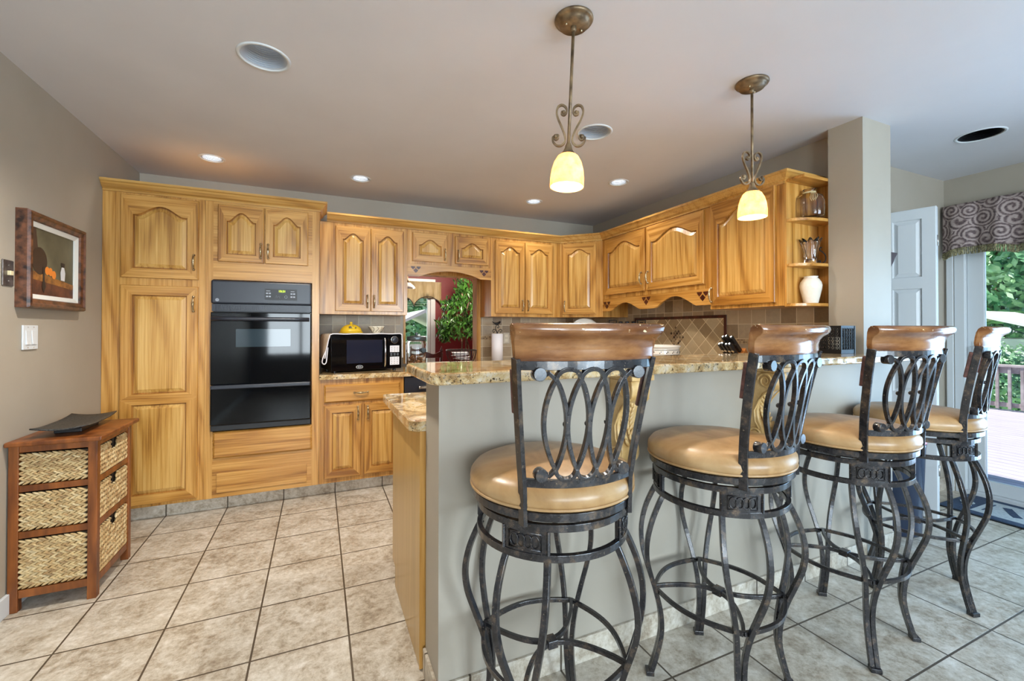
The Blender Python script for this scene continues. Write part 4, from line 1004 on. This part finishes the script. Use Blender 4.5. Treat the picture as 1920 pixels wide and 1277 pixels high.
# plates standing in the corner
t = thing('plate_rack', 'black wire rack standing in the counter corner holding plates upright', 'plate rack', (2.47, 3.76, .9145), -.45)
mb = MB()
for xx in (-.07, .07):
    mb.tube([(xx, -.08, .004), (xx, .10, .004)], .004, 6); mb.tube([(xx, -.06, .004), (xx, -.06, .16), (xx, .06, .17), (xx, .06, .004)], .004, 6)
mb.tube([(-.07, -.06, .155), (.07, -.06, .155)], .004, 6); mb.tube([(-.07, .06, .165), (.07, .06, .165)], .004, 6)
mb.build('rack', M['wrought'], t)
for k in range(3):
    mb = MB(); mb.lathe([(.05, 0), (.085, .003), (.146, .016), (.148, .019), (.145, .020), (.085, .008), (.001, .006)], 48)
    lab = ['pale plate standing foremost in the corner rack', 'pale plate standing in the middle of the corner rack', 'pale plate standing rearmost in the corner rack'][k]
    o = tag(mb.build('plate', [M['ceramic'], M['cream'], M['ceramic']][k]), lab, 'plate', 'plates in the corner rack')
    o.matrix_world = Matrix.Translation((2.47, 3.76, .9145)) @ Matrix.Rotation(-.45, 4, 'Z') @ Matrix.Translation((.012*k, -.035+k*.026, .305)) @ Matrix.Rotation(PI/2-.10, 4, 'X')
# iron rack with squared scrolls
t = thing('spice_rack', 'black iron rack with square scroll ends in front of the tiled corner', 'rack', (2.70, 3.36, .9145), -.85)
mb = MB()
for s_ in (-1, 1):
    mb.tube([(s_*.10, 0, 0), (s_*.10, 0, .40)], rect=(.010, .006))
    mb.tube([(s_*.10, 0, .36), (s_*.10, 0, .43), (s_*.17, 0, .43), (s_*.17, 0, .375), (s_*.125, 0, .375), (s_*.125, 0, .405), (s_*.148, 0, .405)], rect=(.010, .008), up=(0, 1, 0))
    mb.tube([(s_*.10, -.05, .004), (s_*.10, .05, .004)], rect=(.010, .008))
for z in (.06, .20, .34): mb.box(-.10, -.04, z, .10, .04, z+.006)
mb.build('frame', M['wrought'], t)
for k in range(3):
    mb = MB(); x_ = -.06+.06*k; mb.lathe([(.022, .3465), (.025, .352), (.025, .392), (.018, .402), (.019, .404), (.019, .418), (.001, .420)], 16, (x_, 0, 0))
    o = tag(mb.build('spice_jar', M['black'] if k != 1 else M['blackpanel']), ['left dark jar on top of the iron rack', 'middle dark jar on top of the iron rack', 'right dark jar on top of the iron rack'][k], 'jar', 'jars on the iron rack')
    o.location = (2.70, 3.36, .9145); o.rotation_euler.z = -.85
# casserole
t = thing('casserole', 'cream ceramic casserole with small painted marks behind the nearest stool crest', 'casserole', (2.42, 2.64, .9145))
mb = MB(); mb.lathe([(.12, 0), (.14, .006), (.156, .08), (.160, .140), (.160, .190), (.157, .198), (.166, .205), (.169, .212), (.167, .218), (.160, .219), (.150, .206), (.150, .18), (.14, .06), (.001, .05)], 48); pt = mb.build('pot', M['ceramic'], t)
mb = MB()
for k in range(20):
    a = 2*PI*k/20; c = Vector((.1605*math.cos(a), .1605*math.sin(a), .168))
    for j in range(2): mb.sphere(c+Vector((-.005*math.sin(a)*(j*2-1), .005*math.cos(a)*(j*2-1), .004*(j*2-1))), .0045, 6, 5)
mb.tube([(.1605*math.cos(2*PI*k/48), .1605*math.sin(2*PI*k/48), .186) for k in range(48)], .0018, 5, True); mb.tube([(.1605*math.cos(2*PI*k/48), .1605*math.sin(2*PI*k/48), .150) for k in range(48)], .0018, 5, True)
mb.build('painted_band', plain('grey_paint', srgb(86, 80, 70), .4), pt)
# knife block with knives
t = thing('knife_block', 'slanted wooden knife block on the right counter, holding black knives', 'knife block', (2.66, 2.115, .9145), D(8))
dirk = Vector((-.74, 0, .67)).normalized(); pn = Vector((.67, 0, .74))
mb = MB(); mb.prism([(-.085, .0), (.095, .0), (.095, .10), (.0, .215), (-.085, .135)], lambda a, b, c: (a, c, b), -.052, .052); mb.build('block', vary('orange_wood', srgb(168, 96, 44), srgb(200, 130, 66), 6, .35, stretch=(1, 1, 5)), t, bevel=.004)
KN = [(-.036, .018, .115), (-.012, .016, .112), (.014, .02, .12), (.036, .018, .115), (-.026, .058, .125), (.004, .062, .135), (.032, .06, .125)]
RM = Matrix.Rotation(D(8), 4, 'Z')
for i, (yy, s_, L_) in enumerate(KN):
    L_ += .022
    base = Vector((-.085, 0, .135)).lerp(Vector((0, 0, .215)), .22 if s_ < .03 else .72)+Vector((0, yy, 0))
    k_ = thing('kitchen_knife', 'black handled knife in the wooden block, '+['lower row, farthest from the pillar', 'lower row, second from the far end', 'lower row, third from the far end', 'lower row, nearest the pillar', 'upper row, farthest from the pillar', 'upper row, middle one', 'upper row, nearest the pillar'][6-i if False else i].replace('lower row, farthest from the pillar', 'lower row, nearest the pillar') if False else 'black handled knife in the wooden block, '+['lower row, nearest the pillar', 'lower row, second from the pillar', 'lower row, third from the pillar', 'lower row, farthest from the pillar', 'upper row, nearest the pillar', 'upper row, in the middle', 'upper row, farthest from the pillar'][i], 'knife', (2.66, 2.115, .9145), D(8), 'knives in the wooden block')
    q = dirk; mb = MB(); b0 = base+q*.001
    mb.tube([b0+q*a for a in (0, .02, .06, L_-.012, L_)], rect=(.018, .028), up=pn, rr=None); h = mb.build('handle', M['black'], k_, bevel=.004)
    mb = MB(); e = b0+q*(L_+.0003)
    mb.tube([e-q*.002, e+q*.003], .006, 12); mb.tube([b0+q*(L_*.55)-pn*.0135-Vector((0, 0, 0)), b0+q*(L_*.55)-pn*.0145], .010, 14)
    tag(mb.build('cap', M['steel'], h), 'bright steel end cap and rivet')
# small bird figure
t = thing('bird_figurine', 'small black bird on a thin iron stem at the right end of the counter', 'figurine', (2.62, 1.70, .9145))
mb = MB(); mb.lathe([(.045, 0), (.045, .006), (.008, .012), (.004, .02), (.004, .33), (.001, .331)], 16); mb.build('stem', M['wrought'], t)
o = bird_mb(MB(), (0, 0, .343), .95).build('bird', M['wrought'], t); o.rotation_euler.z = -.95
# punched metal lantern on the bar
t = thing('lantern', 'square punched black metal candle box on the bar beside the pillar', 'lantern', (2.63, 1.480, 1.1245), D(0))
mb = MB(); s2, hh = .062, .152
def lattice(mb, f):
    nU, nV = 5, 6
    for i in range(nU):
        for j in range(nV):
            cu = -s2+.008+(i+.5)*(2*s2-.016)/nU; cv = .022+(j+.5)*(hh-.036)/nV
            r = .0105; mb.tube([f(cu+r*math.cos(a), cv+r*math.sin(a)) for a in [2*PI*k/10 for k in range(10)]], .0022, 5, True)
            mb.tube([f(cu-.010, cv-.010), f(cu+.010, cv+.010)], .0016, 4); mb.tube([f(cu-.010, cv+.010), f(cu+.010, cv-.010)], .0016, 4)
for f in (lambda u, v: (u, -s2, v), lambda u, v: (u, s2, v), lambda u, v: (-s2, u, v), lambda u, v: (s2, u, v)): lattice(mb, f)
mb.build('pierced_side', M['wrought'], t)
mb = MB()
for z0, z1 in ((0, .022), (hh-.014, hh)):
    mb.box(-s2-.001, -s2-.001, z0, s2+.001, -s2+.002, z1); mb.box(-s2-.001, s2-.002, z0, s2+.001, s2+.001, z1); mb.box(-s2-.001, -s2, z0, -s2+.002, s2, z1); mb.box(s2-.002, -s2, z0, s2+.001, s2, z1)
for sx in (-1, 1):
    for sy in (-1, 1): mb.box(sx*s2-.003, sy*s2-.003, 0, sx*s2+.003, sy*s2+.003, hh)
mb.box(-s2, -s2, 0, s2, s2, .003); mb.build('frame', M['wrought'], t)
t2 = thing('candle', 'cream pillar candle standing inside the pierced lantern', 'candle', (2.63, 1.480, 1.1280))
mb = MB(); mb.lathe([(.034, 0), (.034, .085), (.001, .083)], 24); mb.build('wax', M['cream'], t2); mb = MB(); mb.tube([(0, 0, .083), (0, 0, .096)], .0014, 6); mb.build('wick', M['black'], t2)

# ------------------------------------------------------------------ end shelf items
sx_, sy_ = 2.68, 1.642
t = thing('glass_jug', 'smoky flat glass bottle tied with raffia on the top opening of the end shelf', 'bottle', (2.675, sy_+.004, 1.393+.5215), D(-58))
gm = N('smoky_glass'); gm.bs(Base_Color=srgb(244, 236, 226), Roughness=.03, Transmission_Weight=1, IOR=1.4)
mb = MB(); mb.lathe([(.066, 0), (.078, .010), (.080, .05), (.079, .105), (.070, .135), (.048, .150), (.030, .156), (.028, .172), (.034, .176), (.034, .180), (.025, .180), (.024, .160), (.045, .144), (.066, .130), (.074, .104), (.075, .05), (.072, .014), (.001, .010)], 40, sx=.98, sy=.52); mb.build('bottle', gm.m, t)
mb = MB(); mb.tube([(.031*math.cos(a), .018*math.sin(a), .160) for a in [2*PI*k/24 for k in range(24)]], .0042, 6, True)
for k in range(5): mb.tube(catmull([(.006, -.019, .160), (.010+.006*k, -.027, .145), (.004+.009*k, -.0405, .120+.004*(k % 3)), (.012+.004*k, -.0415, .100+.006*(k % 2))], 4), .0014, 5)
mb.build('raffia', plain('raffia', srgb(206, 186, 142), .7), t)
t = thing('crystal_vase', 'wavy clear crystal vase on the middle end shelf', 'vase', (sx_, sy_, 1.393+.2545))
gm = N('crystal'); gm.bs(Base_Color=(1, .96, .97, 1), Roughness=.02, Transmission_Weight=1, IOR=1.5)
mb = MB(); seg = 48
def ruf(r, z, inner=0):
    out = []
    for i in range(seg):
        a = 2*PI*i/seg; k = sstep(z/.15); rr = r*(1+.20*k*math.cos(8*a+2.2*z/.15)) ; out.append((rr*math.cos(a), rr*math.sin(a), z+.010*k*math.cos(8*a+2.2)))
    return out
oz = [(.030, 0), (.033, .004), (.031, .03), (.034, .07), (.041, .11), (.050, .142)]
mb.loops([ruf(r, z) for r, z in oz]+[ruf(r-.006, z) for r, z in reversed(oz[2:])]+[ruf(.02, .022)], True, True, sm=True); mb.build('vase', gm.m, t)
t = thing('plate_stand', 'dark scrolled wrought-iron easel standing behind the crystal vase', 'stand', (sx_+.012, sy_+.012, 1.393+.2545), D(-58))
mb = MB()
for s_ in (-1, 1):
    mb.tube([(s_*p.x, .03, p.y) for p in catmull([(.040, .014, 0), (.046, .022, 0), (.053, .016, 0), (.048, .005, 0), (.060, .0045, 0), (.076, .018, 0), (.078, .045, 0), (.064, .070, 0), (.050, .085, 0), (.052, .100, 0), (.060, .098, 0)], 5)], .0035, 6)
mb.tube([(-.062, .03, .0045), (.062, .03, .0045)], .003, 6); mb.build('scroll', M['wrought'], t)
m = N('embossed_ceramic'); vo = m.n('TexVoronoi', ins={'Vector': m.coord(), 'Scale': 55}); m.bs(Base_Color=srgb(226, 220, 208), Roughness=.15, Coat_Weight=.6); m.bump(vo.outputs[0], .35, .004); M['emboss'] = m.m
t = thing('white_vase', 'white embossed ceramic vase on the bottom of the end shelf', 'vase', (sx_, sy_, 1.393+.0185))
mb = MB(); mb.lathe([(.036, 0), (.038, .003), (.046, .04), (.056, .085), (.058, .105), (.054, .125), (.044, .142), (.036, .150), (.035, .156), (.039, .160), (.036, .161), (.031, .152), (.001, .14)], 44); v_ = mb.build('vase', M['emboss'], t)
# ================================================================== RIGHT SIDE: closet door, bin, patio door
hp = (3.628, 1.752); aL = math.atan2(1.47-1.752, 3.700-3.628)
t = thing('door_1', 'white panelled bifold closet door standing open beside the pillar', None, (hp[0], hp[1], .012), aL, kind='structure')
wm = [M['white'], M['white']]
panel_door('leaf', t, 0, .291, 0, 2.06, .030, 0, .07, .030, split=[.78, 1.56], mats=wm)
o = panel_door('leaf', t, -.291, 0, 0, 2.06, .0, 0, .07, .030, split=[.78, 1.56], mats=wm); o.rotation_euler.z = PI; o.location = (0, .036, 0)
mb = MB()
for z in (.28, 1.05, 1.80): mb.box(.288, .022, z, .2935, .044, z+.07); mb.tube([(.294, .033, z), (.294, .033, z+.07)], .004, 8)
mb.build('hinge', M['steel'], t)
t = thing('wall_sconce_shelf', 'little dark wooden bracket shelf on the right side of the pillar', 'shelf', (3.0285, 1.50, 1.632))
mb = MB(); mb.prism([(0, 0), (.10, 0), (.125, .03), (.14, .055), (.165, .078), (.165, .088), (0, .088)], lambda a, b, c: (a, c, b), -.05, .05); mb.build('bracket', plain('matt_dark_wood', srgb(56, 40, 40), .8), t, bevel=.002)
t = thing('trash_bin', 'dark blue-grey slim trash bin standing between the pillar and the closet door', 'bin', (3.325, 1.535, 0))
mb = MB(); mb.lathe([(.125, 0), (.130, .01), (.150, .54), (.153, .545), (.153, .56), (.146, .56), (.126, .03), (.001, .02)], 40); mb.build('body', plain('bin_plastic', srgb(38, 50, 72), .25), t)
mb = MB(); mb.lathe([(.154, .5605), (.154, .575), (.12, .600), (.001, .612)], 40, (0, 0, 0)); tag(mb.build('lid', plain('pink_lid', srgb(190, 120, 132), .4), t), 'pinkish lid')

# sliding glass door in the patio wall (x = 4.54)
t = thing('door_2', 'white sliding glass patio door on the right', None, (4.60, .525, 0), 0, kind='structure')
def jb(name, boxes, mat='white', par=None, **k):
    mb = MB()
    for b in boxes: mb.box(*b)
    return mb.build(name, M[mat], par or t, bevel=.003)
jb('door_frame', [(-.06, 1.115, 0, .06, 1.174, 2.079), (-.06, -1.174, 0, .06, -1.115, 2.079), (-.06, -1.115, 2.02, .06, 1.115, 2.079), (-.062, -1.115, .0, .06, 1.115, .03)])
jb('casing', [(-.0755, 1.176, 0, -.0605, 1.215, 2.15), (-.0755, -1.25, 0, -.0605, -1.176, 2.15), (-.0755, -1.176, 2.081, -.0605, 1.176, 2.15)])
s1 = jb('sliding_panel', [(-.02, 1.02, .031, .02, 1.114, 2.019), (-.02, -.04, .031, .02, .05, 2.019), (-.02, .05, 1.93, .02, 1.02, 2.019), (-.02, .05, .031, .02, 1.02, .125)])
mb = MB(); mb.box(-.004, .045, .12, .004, 1.025, 1.935); mb.build('pane', M['pane'], s1)
mb = MB(); mb.tube([(-.021, 1.065, .97), (-.05, 1.065, .985), (-.05, 1.065, 1.12), (-.021, 1.065, 1.135)], .007, 8); mb.box(-.024, 1.045, .94, -.02, 1.085, 1.165); mb.build('handle', M['white'], s1)
s2_ = jb('fixed_panel', [(.022, -1.114, .031, .05, -1.03, 2.019), (.022, -.06, .031, .05, .03, 2.019), (.022, -1.03, 1.93, .05, -.06, 2.019), (.022, -1.03, .031, .05, -.06, .125)])
mb = MB(); mb.box(.033, -1.035, .12, .039, -.055, 1.935); mb.build('pane', M['pane'], s2_)
# paisley valance
m = N('paisley'); tcn = m.n('TexCoord'); sp = m.n('SeparateXYZ', ins={0: tcn.outputs['Object']})
cb = m.n('CombineXYZ', ins={0: sp.outputs[1], 1: sp.outputs[2]})
vo = m.n('TexVoronoi', ins={'Vector': cb.outputs[0], 'Scale': 9.5, 'Randomness': .9}); dd = vo.outputs['Distance']
sw = m.n('Mapping', ins={0: cb.outputs[0], 3: (9.5, 9.5, 1)})
df = m.n('VectorMath', operation='SUBTRACT', ins={0: sw.outputs[0]}); vp = m.n('VectorMath', operation='SCALE', ins={3: 9.5}); m.set(vp.inputs[0], vo.outputs['Position']); m.set(df.inputs[1], vp.outputs[0])
s3 = m.n('SeparateXYZ', ins={0: df.outputs[0]}); at = m.math('ARCTAN2', s3.outputs[1], s3.outputs[0])
sprl = m.math('SINE', m.math('ADD', m.math('MULTIPLY', dd, 30), at))
fine = m.n('TexVoronoi', ins={'Vector': cb.outputs[0], 'Scale': 85}).outputs[0]
f = m.math('ADD', m.math('MULTIPLY_ADD', sprl, .28, .42), m.math('MULTIPLY', fine, .35))
m.bs(Base_Color=m.ramp(f, [(.2, srgb(58, 46, 48)), (.5, srgb(116, 98, 96)), (.8, srgb(168, 152, 146))]), Roughness=.75); M['paisley'] = m.m
t = thing('window_valance', 'mauve paisley fabric valance with fringe over the patio door', 'valance', (4.46, .55, 1.80))
mb = MB(); n = 150; y0, y1 = -1.26, 1.185; L = []
def zlow(y):
    u = (y1-y)
    return .0+.045*abs(math.sin(PI*min(u, .0+u)/.36))**.7 if u > .16 else .0-.02+.02*(u/.16)
def zl(y):
    u = y1-y; k = (u % .40)/.40
    return .012+.030*math.sin(PI*k)**.8
for i in range(n+1):
    y = lerp(y0, y1, i/n); u = y1-y; fold = .020*math.cos(2*PI*u/.20)+.006*math.sin(2*PI*u/.083)
    L.append([(fold*.35-.0, y, .415), (fold*.5-.004, y, .38), (fold*.9-.012, y, .22), (fold*1.1-.018, y, .10), (fold*1.2-.02, y, zl(y)+.035)])
mb.loops(L, ring=False, sm=True); mb.build('cloth', M['paisley'], t, solid=.004)
mb = MB()
for i in range(300):
    y = lerp(y0, y1, (i+.5)/300); u = y1-y; fold = .020*math.cos(2*PI*u/.20)+.006*math.sin(2*PI*u/.083); z = zl(y)
    mb.tube([(fold*1.2-.024, y, z+.038), (fold*1.2-.026, y+rnd.uniform(-.003, .003), z+.010), (fold*1.2-.026, y+rnd.uniform(-.005, .005), z-.016)], .0042, 5)
fr_ = mb.build('fringe', vary('fringe', srgb(84, 80, 58), srgb(170, 160, 120), 90, .8), t); fr_['kind'] = 'stuff'
mb = MB(); mb.box(.012, y0, .39, .070, y1, .416); mb.build('rod', M['white'], t)
# door mat
t = thing('door_mat', 'blue and beige lettered door mat lying inside the patio door', 'mat', (4.29, 1.17, 0))
mb = MB(); mb.box(-.245, -.42, .0, .235, .45, .008); mb.build('rubber', M['black'], t, bevel=.003)
mb = MB(); mb.box(-.235, -.41, .008, .225, .44, .0105); b_ = mb.build('pile', M['bluemat'], t)
mb = MB(); mb.box(-.165, -.40, .0105, .165, .30, .0115); p_ = mb.build('panel', M['palemat'], b_)
mb = MB(); pts = spiral(0, .365, .045, .008, 0, 3.4*PI, 30); mb.tube([(a, b, .0115) for a, b in pts], rect=(.010, .003), up=(0, 0, 1))
mb.tube([(a*1-.07, b-.01, .0115) for a, b in spiral(0, .365, .03, .006, PI, 4*PI, 24)], rect=(.009, .003), up=(0, 0, 1)); mb.build('scroll', M['palemat'], b_)
mb = MB()
def st_(P, w_=.03): mb.tube([(a, b, .0118) for a, b in P], rect=(w_, .003), up=(0, 0, 1))
st_([(.09, .20), (-.03, .13), (-.07, .10)], .045); st_([(.06, .10), (-.0, .08), (.02, .03), (.09, .02)], .008); st_([(-.01, .07), (-.06, .03)], .008)
for yy in (-.02, -.13): st_([(-.13, yy), (-.13, yy-.095)], .035); st_([(-.13, yy-.04), (.02, yy-.04)], .035); st_([(.02, yy+.01), (.02, yy-.09)], .03); st_([(-.055, yy-.01), (-.055, yy-.075)], .022)
st_([(.10, -.05), (.13, -.12), (.09, -.18)], .014); st_([(-.10, .26), (.10, .26)], .010); mb.build('lettering', M['bluemat'], b_)

# ================================================================== OUTDOORS
m = N('deck_boards'); v = m.coord(); sp = m.n('SeparateXYZ', ins={0: v}); fx = m.math('FRACT', m.math('MULTIPLY', sp.outputs[0], 1/.142))
nz = m.noise(m.coord((8, .8, 1)), 3, 4); gap = m.math('LESS_THAN', fx, .05)
m.bs(Base_Color=m.mix(gap, m.ramp(nz, [(.3, srgb(160, 152, 166)), (.7, srgb(184, 178, 194))]), srgb(84, 78, 90)), Roughness=.6); M['deck'] = m.m
mb = MB(); mb.box(4.665, -4, -.14, 10.25, 9, -.04); struct('deck', mb, M['deck'])
mb = MB(); mb.box(10.3, -30, -1.4, 60, 60, -1.3); mb.box(-30, 8.5, -1.4, 10.3, 60, -1.3); struct('lawn', mb, vary('grass_ground', srgb(96, 132, 70), srgb(150, 172, 112), 3, .9))
M['railwood'] = vary('grey_rail_wood', srgb(138, 126, 128), srgb(172, 162, 164), 8, .7)
t = thing('deck_railing', 'weathered wooden railing along the far side of the deck', 'railing', (10.1, 2.6, -.04))
mb = MB(); mb.box(-.07, -2.4, .70, .07, 3.0, .74); mb.build('top_rail', M['railwood'], t, bevel=.006)
mb = MB(); mb.box(-.02, -2.4, .60, .02, 3.0, .70); mb.box(-.02, -2.4, .06, .02, 3.0, .13); mb.build('rail', M['railwood'], t, bevel=.004)
for k in range(4):
    mb = MB(); yy = -2.4+1.8*k; mb.box(-.045, yy-.045, 0, .045, yy+.045, .70); mb.build('post', M['railwood'], t, bevel=.004)
for k in range(38):
    if k % 13 == 0: continue
    mb = MB(); yy = -2.4+k*.1385; mb.box(-.055, yy-.019, .03, -.020, yy+.019, .70); mb.build('baluster', M['railwood'], t, bevel=.003)
def leafcloud(mb, c, r, n, size, shell=.55, seed=1, droop=0):
    R = random.Random(seed); c = Vector(c)
    for _ in range(n):
        d = Vector((R.gauss(0, 1), R.gauss(0, 1), R.gauss(0, 1))).normalized()
        k = R.uniform(shell, 1)*(.82+.3*mnoise.noise(d*2.3+Vector((seed, 0, 0)))); p = c+Vector((d.x*r[0], d.y*r[1], d.z*r[2]))*k
        a = Vector((R.gauss(0, 1), R.gauss(0, 1), R.gauss(-droop, .7))).normalized(); b = a.cross(d+Vector((.01, 0, 0))).normalized(); s_ = size*R.uniform(.6, 1.3)
        mb.add([p-a*s_, p+b*s_*.42, p+a*s_, p-b*s_*.42], [(0, 1, 2, 3)], False, 0)
def tree(name, lab, x, y, rad, h, n, size, seed, grp, z0=-1.3, mat='hedge'):
    t = thing(name, lab, 'tree', (x, y, z0), 0, grp)
    mb = MB(); mb.tube([(0, 0, 0), (.05, .03, h*.4), (0, 0, h*.8)], rr=[.16, .12, .05], seg=8); mb.build('trunk', M['bark'], t)
    mb = MB(); leafcloud(mb, (0, 0, h*.52), (rad, rad, h*.5), n, size, .5, seed); mb.build('crown', M[mat], t); return t
tree('tree', 'dense green tree beyond the patio, directly behind the pale shed', 21, 6.7, 3.7, 9.5, 15000, .15, 3, 'trees behind the deck')
tree('tree', 'green tree beyond the patio, nearest the right picture edge', 20.5, -1.4, 3.3, 8.5, 6000, .18, 4, 'trees behind the deck')
tree('tree', 'green tree beyond the patio, farthest left behind the door frame', 23, 15.2, 3.6, 10, 6000, .18, 5, 'trees behind the deck')
t = thing('bush', 'bright low bush in front of the pale shed beyond the deck railing', 'bush', (13.2, 4.15, -1.3)); mb = MB(); leafcloud(mb, (0, 0, 1.35), (.75, .75, 1.1), 3500, .07, .5, 9); mb.build('foliage', M['hedge'], t)
M['shed'] = plain('white_siding', srgb(238, 238, 236), .6)
def shed(name, lab, x, y, w_, d_, h, rh, ax=0):
    t = thing(name, lab, 'shed', (x, y, -1.3)); mb = MB(); mb.box(-w_/2, -d_/2, 0, w_/2, d_/2, h); mb.build('wall', M['shed'], t)
    mb = MB(); e = .25
    if ax == 0: mb.prism([(-d_/2-e, h), (0, h+rh), (d_/2+e, h), (d_/2+e, h+.06), (0, h+rh+.08), (-d_/2-e, h+.06)], lambda a, b, c: (c, a, b), -w_/2-e, w_/2+e)
    else: mb.prism([(-w_/2-e, h), (0, h+rh), (w_/2+e, h), (w_/2+e, h+.06), (0, h+rh+.08), (-w_/2-e, h+.06)], lambda a, b, c: (a, c, b), -d_/2-e, d_/2+e)
    mb.build('roof', M['shed'], t)
    mb = MB(); mb.box(-w_/2-.03, -.3, .9, -w_/2, .3, 1.6); mb.build('window', M['blackpanel'], t)
shed('garden_shed', 'white shed with low gable roof between the deck railing and the trees', 16, 5.3, 2.5, 3.4, 2.35, .62)
# outside the dining window
tree('tree', 'leafy green tree seen through the dining room window', 3.2, 17.8, 3.2, 8, 9000, .15, 12, None)
tree('tree', 'second green tree outside the dining window, farther left', -4.4, 17.5, 3.2, 8.5, 4000, .2, 13, None)
shed('garden_house', 'white gabled garden house outside the dining room window', 2.3, 11.6, 2.6, 2.2, 2.2, .75, 1)

# ================================================================== DINING ROOM beyond the pass-through
t = thing('curtain_valance', 'gold scalloped curtain valance with tassels over the dining window', 'valance', (1.28, 7.55, 1.55))
mb = MB(); L = []; n = 90
def zb(u):  # scallops with tails
    k = (u*3) % 1; return .10+.17*math.sin(PI*k)**.55
for i in range(n+1):
    u = i/n; x = lerp(-.75, .70, u); f_ = .014*math.sin(u*70)
    L.append([(x, f_*.6, .54), (x, f_, .40), (x, f_-.004, .25), (x, f_*1.3-.006, zb(u)+.01)])
mb.loops(L, ring=False, sm=True)
m = N('gold_cloth'); colr = m.ramp(m.noise(m.coord((1, 1, .2)), 14, 3), [(.35, srgb(206, 186, 142)), (.65, srgb(234, 220, 184))])
tl = m.n('BsdfTranslucent', ins={'Color': colr}); df = m.n('BsdfDiffuse', ins={'Color': colr}); mx = m.n('MixShader', ins={0: .5, 1: df, 2: tl}); m.t.links.new(mx.outputs[0], m.t.nodes['Material Output'].inputs[0])
mb.build('cloth', m.m, t, solid=.003)
mb = MB(); mb.tube([(lerp(-.75, .70, i/n), .0+.014*math.sin(i/n*70)*1.3-.008, zb(i/n)+.01) for i in range(n+1)], .007, 5); mb.build('border', plain('dark_braid', srgb(70, 58, 48), .8), t)
# ficus
t = thing('potted_ficus', 'tall leafy potted ficus before the red dining room wall', 'plant', (2.13, 6.75, 0))
mb = MB(); mb.lathe([(.13, 0), (.16, .02), (.19, .28), (.20, .30), (.18, .30), (.16, .26), (.001, .25)], 28); mb.build('pot', vary('terracotta', srgb(120, 66, 44), srgb(150, 88, 60), 8, .6), t)
mb = MB()
for P in ([(-.02, 0, .25), (-.03, .01, .7), (-.02, 0, 1.1), (-.10, .02, 1.5)], [(.05, 0, .25), (.12, .02, .6), (.10, 0, .95), (.02, .0, 1.3), (.12, 0, 1.8)], [(.0, .02, .25), (.04, .0, .8), (.06, .03, 1.3), (-.02, 0, 1.85)]): mb.tube(catmull(P, 5), .013, 7)
mb.build('trunk', M['bark'], t)
mb = MB(); R = random.Random(5)
cl = [(-.22, 0, 1.62, .16), (-.05, .05, 1.75, .2), (.2, 0, 1.85, .2), (.1, -.1, 1.55, .24), (-.28, -.05, 1.34, .17), (-.1, -.1, 1.3, .2), (.12, -.08, 1.28, .2), (.3, 0, 1.5, .22), (-.3, 0, 1.18, .12), (.02, .1, 1.95, .16), (.3, .05, 1.25, .14)]
for i, (x, y, z, r) in enumerate(cl):
    for _ in range(130):
        d = Vector((R.gauss(0, 1), R.gauss(0, 1), R.gauss(0, 1))).normalized(); p = Vector((x, y, z))+d*r*R.uniform(.3, 1.1)
        a = Vector((R.gauss(0, .6), R.gauss(0, .6), R.gauss(-.9, .4))).normalized(); b = a.cross(Vector((R.gauss(0, 1), R.gauss(0, 1), .3))).normalized(); nn = a.cross(b); s_ = R.uniform(.042, .068)
        mb.add([p-a*s_, p-a*s_*.2+b*s_*.34+nn*.005, p+a*s_, p-a*s_*.2-b*s_*.34+nn*.005], [(0, 1, 2), (0, 2, 3)])
mb.build('foliage', M['leaf'], t)
# dining chair
def dchair(x, y, rz, lab):
    t = thing('dining_chair', lab, 'chair', (x, y, 0), rz, None); W2 = M['darkwood']
    mb = MB(); mb.box(-.22, -.21, .43, .22, .21, .46); mb.build('seat', W2, t, bevel=.008)
    for sx in (-1, 1):
        mb = MB(); mb.lathe([(.016, 0), (.020, .1), (.018, .42)], 10, (sx*.19, .18, 0)); mb.build('leg', W2, t)
        mb = MB(); mb.tube([(sx*.205, -.19, 0), (sx*.205, -.20, .45), (sx*.21, -.26, .96)], .018, 10); mb.lathe([(.018, .95), (.010, .965), (.021, .985), (.017, 1.005), (.008, 1.02), (.010, 1.03), (.001, 1.045)], 12, (sx*.21, -.26, 0)); mb.build('leg', W2, t)
    for z, amp in ((.93, .03), (.80, .012), (.66, .012)):
        mb = MB(); L = []
        for i in range(21):
            u = i/20*2-1; top = z+.03+amp*(math.cos(u*PI*2)*.5+.1); yy = -.20-.06*(z-.45)/.51-.02*(1-u*u)
            L.append([(u*.205, yy-.009, z-.03), (u*.205, yy+.009, z-.03), (u*.205, yy+.009, top), (u*.205, yy-.009, top)])
        mb.loops(L, True, True); mb.build('back_slat', W2, t, bevel=.003)
    mb = MB(); mb.tube([(-.19, .18, .2), (.19, .18, .2)], .010); mb.build('stretcher', W2, t)
dchair(1.20, 5.62, 0, 'dark wooden ladder-back dining chair seen through the pass-through')
t = thing('dining_lamp', 'small hanging lamp with white shade at the upper left of the pass-through', 'lamp', (1.10, 6.0, 2.44))
mb = MB(); mb.lathe([(.05, 0), (.05, -.02), (.012, -.03), (.008, -.50), (.03, -.52), (.03, -.545), (.001, -.546)], 16); mb.build('stem', M['bronze'], t)
mb = MB(); mb.lathe([(.04, -.547), (.09, -.59), (.11, -.62), (.105, -.62), (.085, -.594), (.036, -.552)], 28, cap0=False, cap1=False); mb.build('shade', M['ceramic'], t)
light('dining_fill_light', 'POINT', (1.9, 5.9, 2.2), 85, (1, .86, .7), shadow_soft_size=.15)  # added fill lamp without a fixture, brightens the valance and red wall
